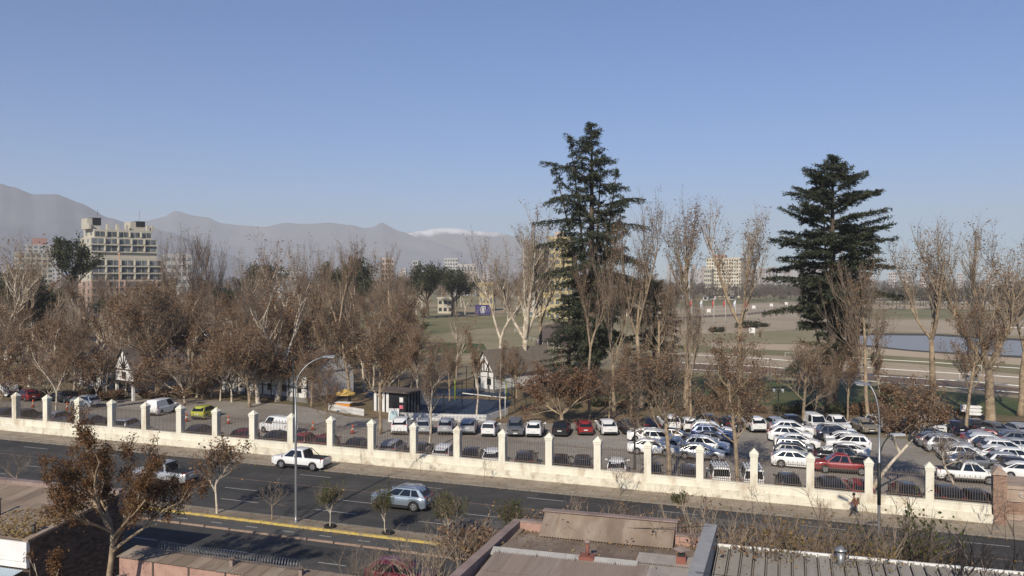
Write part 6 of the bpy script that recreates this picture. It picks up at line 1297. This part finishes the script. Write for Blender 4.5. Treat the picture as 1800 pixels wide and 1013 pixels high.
# ------------------------------------------------------------------ the walker
def walker(x, y, rz, label):
    t = thing('person', label, 'person', (x, y, G(x) + .14), rz)
    J = dict(pel=(0, 0, .93), ch=(.03, 0, 1.22), nk=(.05, 0, 1.45), hd=(.10, 0, 1.58), hd2=(.11, 0, 1.68), ls=(.03, .19, 1.38), rs=(.03, -.19, 1.38), le=(-.14, .25, 1.14), re=(.16, -.25, 1.13), lw=(-.12, .24, .89), rw=(.33, -.22, .94), lh=(-.1, .24, .81), rh=(.40, -.22, .90),
             lhip=(0, .1, .88), rhip=(0, -.1, .88), lk=(.24, .1, .52), rk=(.02, -.1, .49), la=(.36, .1, .11), ra=(-.36, -.1, .16), lt=(.54, .1, .06), rt=(-.22, -.1, .03))
    rad = dict(pel=.155, ch=.16, nk=.062, hd=.092, hd2=.085, ls=.075, rs=.075, le=.055, re=.055, lw=.038, rw=.038, lh=.042, rh=.042, lhip=.1, rhip=.1, lk=.068, rk=.068, la=.048, ra=.048, lt=.04, rt=.04)
    ed = [('pel', 'ch'), ('ch', 'nk'), ('nk', 'hd'), ('hd', 'hd2'), ('ch', 'ls'), ('ch', 'rs'), ('ls', 'le'), ('rs', 're'), ('le', 'lw'), ('re', 'rw'), ('lw', 'lh'), ('rw', 'rh'), ('pel', 'lhip'), ('pel', 'rhip'), ('lhip', 'lk'), ('rhip', 'rk'), ('lk', 'la'), ('rk', 'ra'), ('la', 'lt'), ('ra', 'rt')]
    ks = list(J); me = bpy.data.meshes.new('body'); me.from_pydata([J[k] for k in ks], [(ks.index(a), ks.index(b)) for a, b in ed], [])
    o = ob('body', me); o.modifiers.new('skin', 'SKIN'); sv = me.skin_vertices[0].data
    for i, k in enumerate(ks): sv[i].radius = (rad[k], rad[k]); sv[i].use_root = (k == 'pel')
    o.modifiers.new('sub', 'SUBSURF').levels = 2
    bpy.context.view_layer.update(); dg = bpy.context.evaluated_depsgraph_get(); m2 = bpy.data.meshes.new_from_object(o.evaluated_get(dg)); m2.name = 'body'; bpy.data.objects.remove(o)
    m2.materials.clear()
    for m_ in (M('skin', (.38, .22, .15)), M('rust_jacket', (.26, .085, .05), (.2, .065, .04), 8), M('dark_trousers', (.035, .032, .033)), M('yellow_shoe', (.35, .27, .05))): m2.materials.append(m_)
    for p in m2.polygons:
        c = p.center; arm = abs(c.y) > .2 and c.z < 1.3
        p.material_index = 0 if (c.z > 1.46 or (arm and (c.z < .90 and c.x < 0 or c.x > .34))) else (1 if c.z > .86 or arm else (3 if c.z < .1 else 2)); p.use_smooth = True
    body = ob('body', m2, t)
    f = MB()
    for hx, hz, s in ((-.1, .81, 1), (.40, .90, -1)):
        for k in range(4): yy = s * .225 + (k - 1.5) * .018; f.tube([(hx, yy, hz - .02), (hx + .03, yy, hz - .07), (hx + .045, yy, hz - .085 - .012 * (k in (1, 2)))], [.011, .01, .007], 5)
        f.tube([(hx + .02, s * .2, hz + .01), (hx + .06, s * .18, hz - .02), (hx + .07, s * .175, hz - .045)], [.012, .011, .008], 5)
    f.build('fingers', bpy.data.materials['skin'], t)
    h = MB(); h.lathe([(.02, -.09), (.09, -.06), (.115, .0), (.108, .07), (.06, .12), (.01, .135)], 12, (.085, 0, 1.68)); h.build('hair', M('dark_hair', (.02, .016, .014)), t)
    fc = MB(); fc.tube([(.19, 0, 1.64), (.225, 0, 1.61), (.20, 0, 1.595)], [.012, .02, .012], 5); [fc.lathe([(.005, 0), (.014, .012), (.005, .024)], 6, (.195, s * .035, 1.635)) for s in (1, -1)]; fc.build('face_features', bpy.data.materials['skin'], t)
    bp = MB(); bp.hexa([(-.32, -.14, 1.0), (-.13, -.16, 1.0), (-.13, .16, 1.0), (-.32, .14, 1.0), (-.27, -.12, 1.42), (-.12, -.15, 1.44), (-.12, .15, 1.44), (-.27, .12, 1.42)]); bp.build('backpack', m_dkwall, t)
x, y = P(1503, 909, .14); walker(x, min(y, 69.0), R(182), 'person in a rust-coloured jacket and dark trousers walking left along the wall')
# ------------------------------------------------------------------ far buildings
def facade(t, w, d, z0, z1, floors, cols, wm, glass, ww=.62, wh=.5, sides=True, each=True, sill=None, x0=0):
    MB().box(x0 - w / 2, x0 + w / 2, 0, d, z0, z1).build('wall', wm, t); fh = (z1 - z0) / floors; cw = w / cols
    wmesh = MB().box(-cw * ww / 2, cw * ww / 2, -.12, .1, 0, fh * wh).mesh('window', glass)
    if each:
        for f in range(floors):
            for c in range(cols): ob('window', wmesh, t, (x0 - w / 2 + cw * (c + .5), 0, z0 + fh * f + fh * .3))
    else:
        b = MB()
        for f in range(floors):
            for c in range(cols): X = x0 - w / 2 + cw * (c + .5); b.box(X - cw * ww / 2, X + cw * ww / 2, -.12, .1, z0 + fh * (f + .3), z0 + fh * (f + .3 + wh))
            if sides:
                n = max(2, int(d / cw)); 
                for c in range(n):
                    Y = d * (c + .5) / n
                    for s in (-1, 1): X = x0 + s * w / 2; b.box(X - .1, X + .1, Y - cw * ww / 2, Y + cw * ww / 2, z0 + fh * (f + .3), z0 + fh * (f + .3 + wh))
        o = b.build('windows', glass, t); o['kind'] = 'stuff'
    return fh, cw
m_cream = M('cream_render', (.50, .46, .375), (.44, .40, .32), .15); m_creamd = M('shaded_salmon_render', (.36, .25, .2), (.42, .31, .24), .1)  # the salmon is darkened in colour for the weaker sun on the lower front
m_winb = M('far_window', (.07, .08, .09), (.16, .17, .175), 1.2, rough=.2, spec=.5, coord='World', rand=-.65); m_wht = M('far_white', (.48, .465, .44), (.42, .40, .38), .1); m_yel = M('yellow_render', (.50, .41, .22), (.45, .37, .2), .1); m_salm = M('pale_salmon', (.5, .4, .35))
Ya = 262.; xa = gx(226, Ya); za = top_z(222, 404, xa, Ya); zg = G(xa); sc = math.hypot(xa, Ya) / F
t = thing('apartment_block', 'stepped cream and salmon apartment block with roof tanks, upper left', 'building', (xa, Ya, zg), R(63))
Hh = za - zg; fh = Hh / 12.2; W0 = 117 * sc / .93
for (w, x0, f0, f1, dd, mat) in ((W0 * 1.0, W0 * .05, 0, 5, 14, m_creamd), (W0 * .88, 0, 5, 8.2, 13, m_cream), (W0 * .82, -W0 * .02, 8.2, 11, 12, m_cream), (W0 * .72, -W0 * .02, 11, 12.2, 11, m_cream)):
    MB().box(x0 - w / 2, x0 + w / 2, 14 - dd, 14, f0 * fh, f1 * fh).build('wall', mat, t)
    n = 5
    for f in range(int(math.ceil(f0)), int(f1)):
        y0 = 14 - dd; MB().box(x0 - w / 2 - .2, x0 + w / 2 + .2, y0 - .7, y0, f * fh - .1, f * fh + .42 if f < 8 else f * fh + .2).build('balcony', mat, t)
        for c in range(n):
            X = x0 - w / 2 + w * (c + .5) / n; cw = w / n
            [MB().box(X + cw * (q - .002), X + cw * (q + .178), y0 - .06, y0 + .05, f * fh + .5, f * fh + fh * .88).build('window', m_winb, t) for q in (-.41, -.21, .03, .23)]
            if c: MB().box(X - cw * .5 - .18, X - cw * .5 + .18, y0 - .9, y0, f * fh + .55, (f + 1) * fh - .12).build('fin', mat, t)
        for c in range(2): MB().box(x0 - w / 2 - .05, x0 - w / 2 + .05, y0 + 2 + c * 5, y0 + 3.6 + c * 5, f * fh + .9, f * fh + fh * .8).build('window', m_winb, t)
for (x0, w, h) in ((-.36, 4.6, 4.0), (.18, 5.2, 3.4)):
    MB().box(x0 * W0 - w / 2, x0 * W0 + w / 2, 5, 11, 12.2 * fh, 12.2 * fh + h).build('roof_room', m_cream, t); MB().box(x0 * W0 - w * .1, x0 * W0 + w / 2 + .3, 4.8, 10, 12.2 * fh + 1.6, 12.2 * fh + h + .3).build('roof_tank', m_blk, t)
for q in (-.42, -.2, -.08, .03, .3, .36): MB().box(q * W0 - .45, q * W0 + .45, 3.5, 5, 12.2 * fh, 12.2 * fh + 2.0).build('chimney', m_cream, t)
b = MB(); b.tube([(-.3 * W0, 6, 12.2 * fh + 5), (-.3 * W0, 6, 12.2 * fh + 7.5)], .06, 4); b.tube([(.22 * W0, 6, 12.2 * fh + 4), (.22 * W0, 6, 12.2 * fh + 8)], .05, 4); b.build('aerial', m_iron, t)
x, y = gx(210, 235), 235.; t = thing('orange_mast', 'slender orange-buff mast in front of the stepped apartment block', 'mast', (x, y, G(x))); MB().tube([(0, 0, 0), (0, 0, top_z(210, 447, x, y) - G(x))], .22, 8).build('pole', M('orange_mast', (.45, .28, .18)), t); MB().box(-.5, .5, -.2, .2, top_z(210, 447, x, y) - G(x), top_z(210, 445, x, y) - G(x)).build('mast_head', M('mast_head', (.4, .25, .17)), t)
def block(label, px0, px1, top, Y, floors, cols, mat, rot=None, d=16, name='tower_block', group=None, each=False, cap=None, glass=None):
    xc = gx((px0 + px1) / 2, Y); z = G(xc); dist = math.hypot(xc, Y); w = (px1 - px0) / F * dist / .96; zt = top_z((px0 + px1) / 2, top, xc, Y); t = thing(name, label, 'building', (xc, Y, z), math.atan2(-xc, Y) * -1 * -1 if rot is None else R(rot), group)
    facade(t, w, d, -3, zt - z, floors, cols, mat, glass or m_winb, each=each)
    MB().box(-w / 2 - .3, w / 2 + .3, -.3, d + .3, zt - z, zt - z + .8).build('parapet', mat, t)
    if cap: MB().box(-w * .3, w * .1, 3, d - 3, zt - z + .8, zt - z + cap[0]).build('roof_room', cap[1], t)
    return t
m_redtop = M('dull_red', (.33, .19, .165))
block('pale tower with a red roof room, far left', 56, 100, 432, 520, 14, 6, m_wht, 52, cap=(6, m_redtop)); block('cream block in front of the red-topped tower', 42, 86, 446, 430, 10, 6, m_cream, 60, d=14)
block('white flat building seen between bare trees right of the stepped block', 296, 334, 450, 400, 7, 5, m_wht, 45)
block('low white hall with blue bands behind the bare trees', 478, 530, 480, 420, 2, 8, M('pale_hall', (.55, .6, .66)), 30, d=20)
block('pale block showing between trees, left of the white ribbed tower', 672, 692, 456, 520, 9, 4, m_salm, 30); block('small white tower far behind, left of a dark evergreen', 726, 738, 460, 900, 9, 3, m_wht, 20); block('white ribbed tower against the haze', 782, 804, 456, 640, 12, 5, m_wht, 20, each=True); block('low white houses right of the white ribbed tower', 806, 836, 466, 640, 4, 6, m_wht, 20, d=12)
block('yellow apartment block left of the tallest cedar', 966, 1004, 420, 330, 13, 4, m_yel, 8, each=True, cap=(3, m_salm)); block('cream block beside the yellow one, behind white trunks', 920, 956, 442, 340, 11, 4, m_cream, 10, each=True); block('low yellow house across the turf', 843, 866, 500, 380, 3, 4, m_yel, 12, d=10); block('small yellow and white house across the turf, right', 948, 966, 518, 340, 2, 3, m_yel, 12, d=9); block('ochre house behind the violet billboard', 770, 795, 526, 345, 3, 3, m_cream, 16, d=10)
t = block('large cream hospital-like block with a red roof edge, on the right skyline', 1244, 1300, 455, 780, 12, 14, M('warm_cream', (.62, .55, .42)), -6, each=True, d=25); w = 56 / F * 780
zc = top_z(1272, 455, gx(1272, 780), 780) - G(gx(1272, 780)); MB().box(-w * .35, w * .02, 4, 14, zc + .8, zc + 3.5).build('red_roof', m_redtop, t); MB().tube([(-w * .48, 3, zc), (-w * .48, 3, zc + 10)], .3, 6).build('mast', m_wht, t)
block('lower wing left of the large cream block', 1238, 1250, 474, 770, 7, 4, m_cream, -6, d=16); block('low white buildings left of the large cream block', 1196, 1212, 491, 700, 3, 4, m_wht, -6, d=12)
rg = random.Random(31); px = 1172.
m_twr = [M('hazy_tower_a', (.5, .45, .42)), M('hazy_tower_b', (.46, .38, .34)), M('hazy_tower_c', (.55, .52, .5))]
while px < 1440:
    w = rg.uniform(5, 9); 
    if not 1236 < px < 1302: block('hazy residential tower on the far right skyline', px, px + w, rg.uniform(464, 478) if px < 1240 else rg.uniform(466, 474), rg.uniform(2100, 2600), 18, 4, rg.choice(m_twr), rg.uniform(-25, 15), d=18, group='hazy skyline towers', name='skyline_tower')
    px += w + rg.uniform(-.5, 2.5)
for k in range(16): px = 700 + k * 10.5 + rg.uniform(-3, 3); block('small pale house or block on the far plain, left of centre', px, px + rg.uniform(4, 8), rg.uniform(470, 478), rg.uniform(1300, 1900), 6, 3, rg.choice(m_twr), 15, d=14, group='pale buildings on the far plain', name='distant_building')
for k in range(10): px = 1500 + k * 30 + rg.uniform(-5, 5); block('pale building on the far plain at right', px, px + rg.uniform(4, 12), rg.uniform(477, 482), rg.uniform(1700, 2300), 6, 4, rg.choice(m_twr), -10, d=14, group='pale buildings on the far right plain', name='distant_building')
# small pavilions and stables beyond the course
for px, py, w, lb in ((1251, 526, 14, 'white pavilion with a small upper storey beyond the course'), (1287, 527, 14, 'white two-tier judge pavilion beyond the course'), (1240, 528, 8, 'low white shed left of the pavilions'), (1592, 522, 22, 'white starting shed before the far trees'), (1742, 522, 20, 'white horse lorry park shed before the far trees at right'), (1683, 522, 9, 'small cream house before the far trees at right')):
    x, y = P(px, py); k = math.hypot(x, y) / F; t = thing('pavilion', lb, 'building', (x, y, G(x))); W = w * k
    MB().box(-W / 2, W / 2, 0, 6, 0, 3.2).build('wall', m_wht, t); MB().box(-W / 2 - .6, W / 2 + .6, -1, 7, 3.2, 3.6).build('roof', m_roofd, t); MB().box(-W * .3, W * .3, -.05, .05, .6, 2.4).build('opening', m_glass, t)
    if w == 14: MB().box(-W * .25, W * .25, 1, 5, 3.6, 6).build('upper_room', m_wht, t); MB().prism([(-W * .35, 6), (W * .35, 6), (0, 8)], 'y', .5, 5.5).build('upper_roof', m_wht, t)
for px, tp, lb in ((1327, 494, 'slim floodlight mast right of the large cream block'), (1670, 495, 'grey lattice mast before the far trees'), (1659, 498, 'grey pole before the far trees')):
    x, y = P(px, 523); t = thing('mast', lb, 'mast', (x, y, G(x)), 0, 'masts beyond the course'); h = top_z(px, tp, x, y) - G(x); MB().tube([(0, 0, 0), (0, 0, h)], [.3, .18], 6).build('pole', m_galv, t); MB().box(-.8, .8, -.2, .2, h, h + .6).build('mast_head', m_galv, t)
# ------------------------------------------------------------------ mountains
import mathutils.noise as mn
def mountain(name, prof, D, foot, mat, rough, seed, lab=None):
    b = MB(); pxs = [p[0] for p in prof]; NX, NY = 150, 26; a, c = pxs[0], pxs[-1]
    for i in range(NX + 1):
        px = a + (c - a) * i / NX; j = 0
        while j < len(prof) - 2 and prof[j + 1][0] < px: j += 1
        w = (px - prof[j][0]) / (prof[j + 1][0] - prof[j][0]); py = prof[j][1] + (prof[j + 1][1] - prof[j][1]) * (w * w * (3 - 2 * w) * .5 + w * .5)
        d = ray(px, 506.5); hx, hy = d[0], d[1]; q = math.hypot(hx, hy); hx /= q; hy /= q; Hm = CH + (ray(px, py)[2] / q) * D + 8
        for k in range(NY + 1):
            s = k / NY; r = D - foot * (1 - s) if s <= .85 else D + foot * (s - .85) * 3; sh = min(1, (s / .85)) ** 1.25 if s <= .85 else max(.0, 1 - (s - .85) / .15 * .8)
            x, y = hx * (D - foot * (1 - s / .85) if s <= .85 else D + foot * (s - .85) * 4), hy * (D - foot * (1 - s / .85) if s <= .85 else D + foot * (s - .85) * 4)
            n = mn.fractal(Vector((x / 420 + seed, y / 420, 0)), 1.0, 2.1, 5); n2 = abs(mn.fractal(Vector((x / 900 + seed, y / 900, 3)), .9, 2.1, 5))
            z = Hm * sh * (1 - .32 * n2 * (1 - s) * 1.4) + rough * n * min(1, (1 - sh) * 4 + .12) * sh
            b.v.append((x, y, max(-30, z)))
    for i in range(NX):
        for k in range(NY): q = i * (NY + 1) + k; b.face((q, q + NY + 1, q + NY + 2, q + 1), 0, True)
    o = structure(b.build(name, mat)); recalc(o.data); return o
m_mtn = M('hazed_mountain_slope', (.125, .135, .17), (.16, .165, .19), .0035, coord='World', c3=(.23, .21, .205), s3=.0016, detail=9)  # some distance haze is mixed into the slope colours, paler and bluer
m_snow = M('snowy_range', (.9, .9, .9), (.13, .125, .135), .0035, coord='World', lo=.58, hi=.66, detail=9, stretch=(1, 1, 3))
def snow_line(m, z0, z1):
    N = m.node_tree.nodes; L = m.node_tree.links; g = N.new('ShaderNodeNewGeometry'); sp = N.new('ShaderNodeSeparateXYZ'); L.new(g.outputs['Position'], sp.inputs[0])
    n = N.new('ShaderNodeTexNoise'); n.inputs['Scale'].default_value = .0045; n.inputs['Detail'].default_value = 9; n.inputs['Roughness'].default_value = .7; L.new(g.outputs['Position'], n.inputs['Vector'])
    a = N.new('ShaderNodeMath'); a.operation = 'MULTIPLY_ADD'; L.new(n.outputs[0], a.inputs[0]); a.inputs[1].default_value = 260; L.new(sp.outputs[2], a.inputs[2])
    r = N.new('ShaderNodeMapRange'); r.inputs[1].default_value = z0; r.inputs[2].default_value = z1; L.new(a.outputs[0], r.inputs[0])
    x = N.new('ShaderNodeMixRGB'); L.new(r.outputs[0], x.inputs[0]); x.inputs[1].default_value = (.13, .125, .135, 1); x.inputs[2].default_value = (.9, .9, .9, 1); L.new(x.outputs[0], N['Principled BSDF'].inputs['Base Color'])
m_snow = M('snowy_range', (.8, .8, .8)); snow_line(m_snow, 585, 640)
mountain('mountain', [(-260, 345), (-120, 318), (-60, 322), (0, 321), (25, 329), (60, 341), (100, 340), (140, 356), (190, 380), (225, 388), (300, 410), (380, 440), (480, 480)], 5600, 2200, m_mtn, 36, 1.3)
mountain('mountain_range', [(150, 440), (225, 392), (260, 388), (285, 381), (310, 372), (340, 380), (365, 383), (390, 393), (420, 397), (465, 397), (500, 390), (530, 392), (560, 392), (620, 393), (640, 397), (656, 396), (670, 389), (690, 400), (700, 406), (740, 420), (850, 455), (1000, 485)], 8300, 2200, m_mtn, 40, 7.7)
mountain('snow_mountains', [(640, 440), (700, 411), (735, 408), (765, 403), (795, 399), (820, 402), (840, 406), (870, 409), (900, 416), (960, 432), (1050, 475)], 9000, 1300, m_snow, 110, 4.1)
# ------------------------------------------------------------------ air
hz = MB().box(-8800, 8800, -320, 10600, -40, 780).build('haze', None); hz.data.materials.clear()
mh = bpy.data.materials.new('haze_air'); mh.use_nodes = True; N = mh.node_tree.nodes; N.clear(); pv_ = N.new('ShaderNodeVolumePrincipled'); om = N.new('ShaderNodeOutputMaterial'); mh.node_tree.links.new(pv_.outputs[0], om.inputs['Volume'])
pv_.inputs['Color'].default_value = (.90, .905, .905, 1); pv_.inputs['Density'].default_value = HAZE; pv_.inputs['Anisotropy'].default_value = 0
hz.data.materials.append(mh); hz['kind'] = 'stuff'
# ------------------------------------------------------------------ labels of look-alikes: by their order from the left
def ordinal(n):
    ones = 'zeroth first second third fourth fifth sixth seventh eighth ninth tenth eleventh twelfth thirteenth fourteenth fifteenth sixteenth seventeenth eighteenth nineteenth'.split()
    if n < 20: return ones[n]
    tens = {2: 'twent', 3: 'thirt'}[n // 10]; return tens + ('ieth' if n % 10 == 0 else 'y-' + ones[n % 10])
ORD = {'planes round the gabled porch': 'brown-leaved plane in the grove around the gabled porch', 'planes round the timbered house and kiosk': 'brown-leaved plane in the grove between yellow-green car and kiosk', 'low young planes under the grove': 'low young plane under the grove', 'hazy skyline towers': 'hazy tower on the far right skyline',
       'pale buildings on the far right plain': 'pale building on the far right plain', 'pale buildings on the far plain': 'small pale building on the far plain, centre', 'green shrubs of the lawn hedge': 'dull green shrub along the lawn edge', 'brown shrubs of the lawn hedge': 'brown shrub along the lawn edge',
       'bushes by the flagpoles': 'dull bush beside the flagpoles', 'undergrowth shrubs by the gabled house': 'brown undergrowth shrub by the gabled porch'}
for gname, txt in ORD.items():
    mem = sorted([o for o in SC.objects if o.get('group') == gname], key=lambda o: (o.location.x * math.cos(YAW) + o.location.y * math.sin(YAW)) / (-o.location.x * math.sin(YAW) + o.location.y * math.cos(YAW)))
    for i, o in enumerate(mem): o['label'] = txt + ', ' + ('leftmost' if i == 0 else 'rightmost' if i == len(mem) - 1 else ordinal(i + 1) + ' from the left')
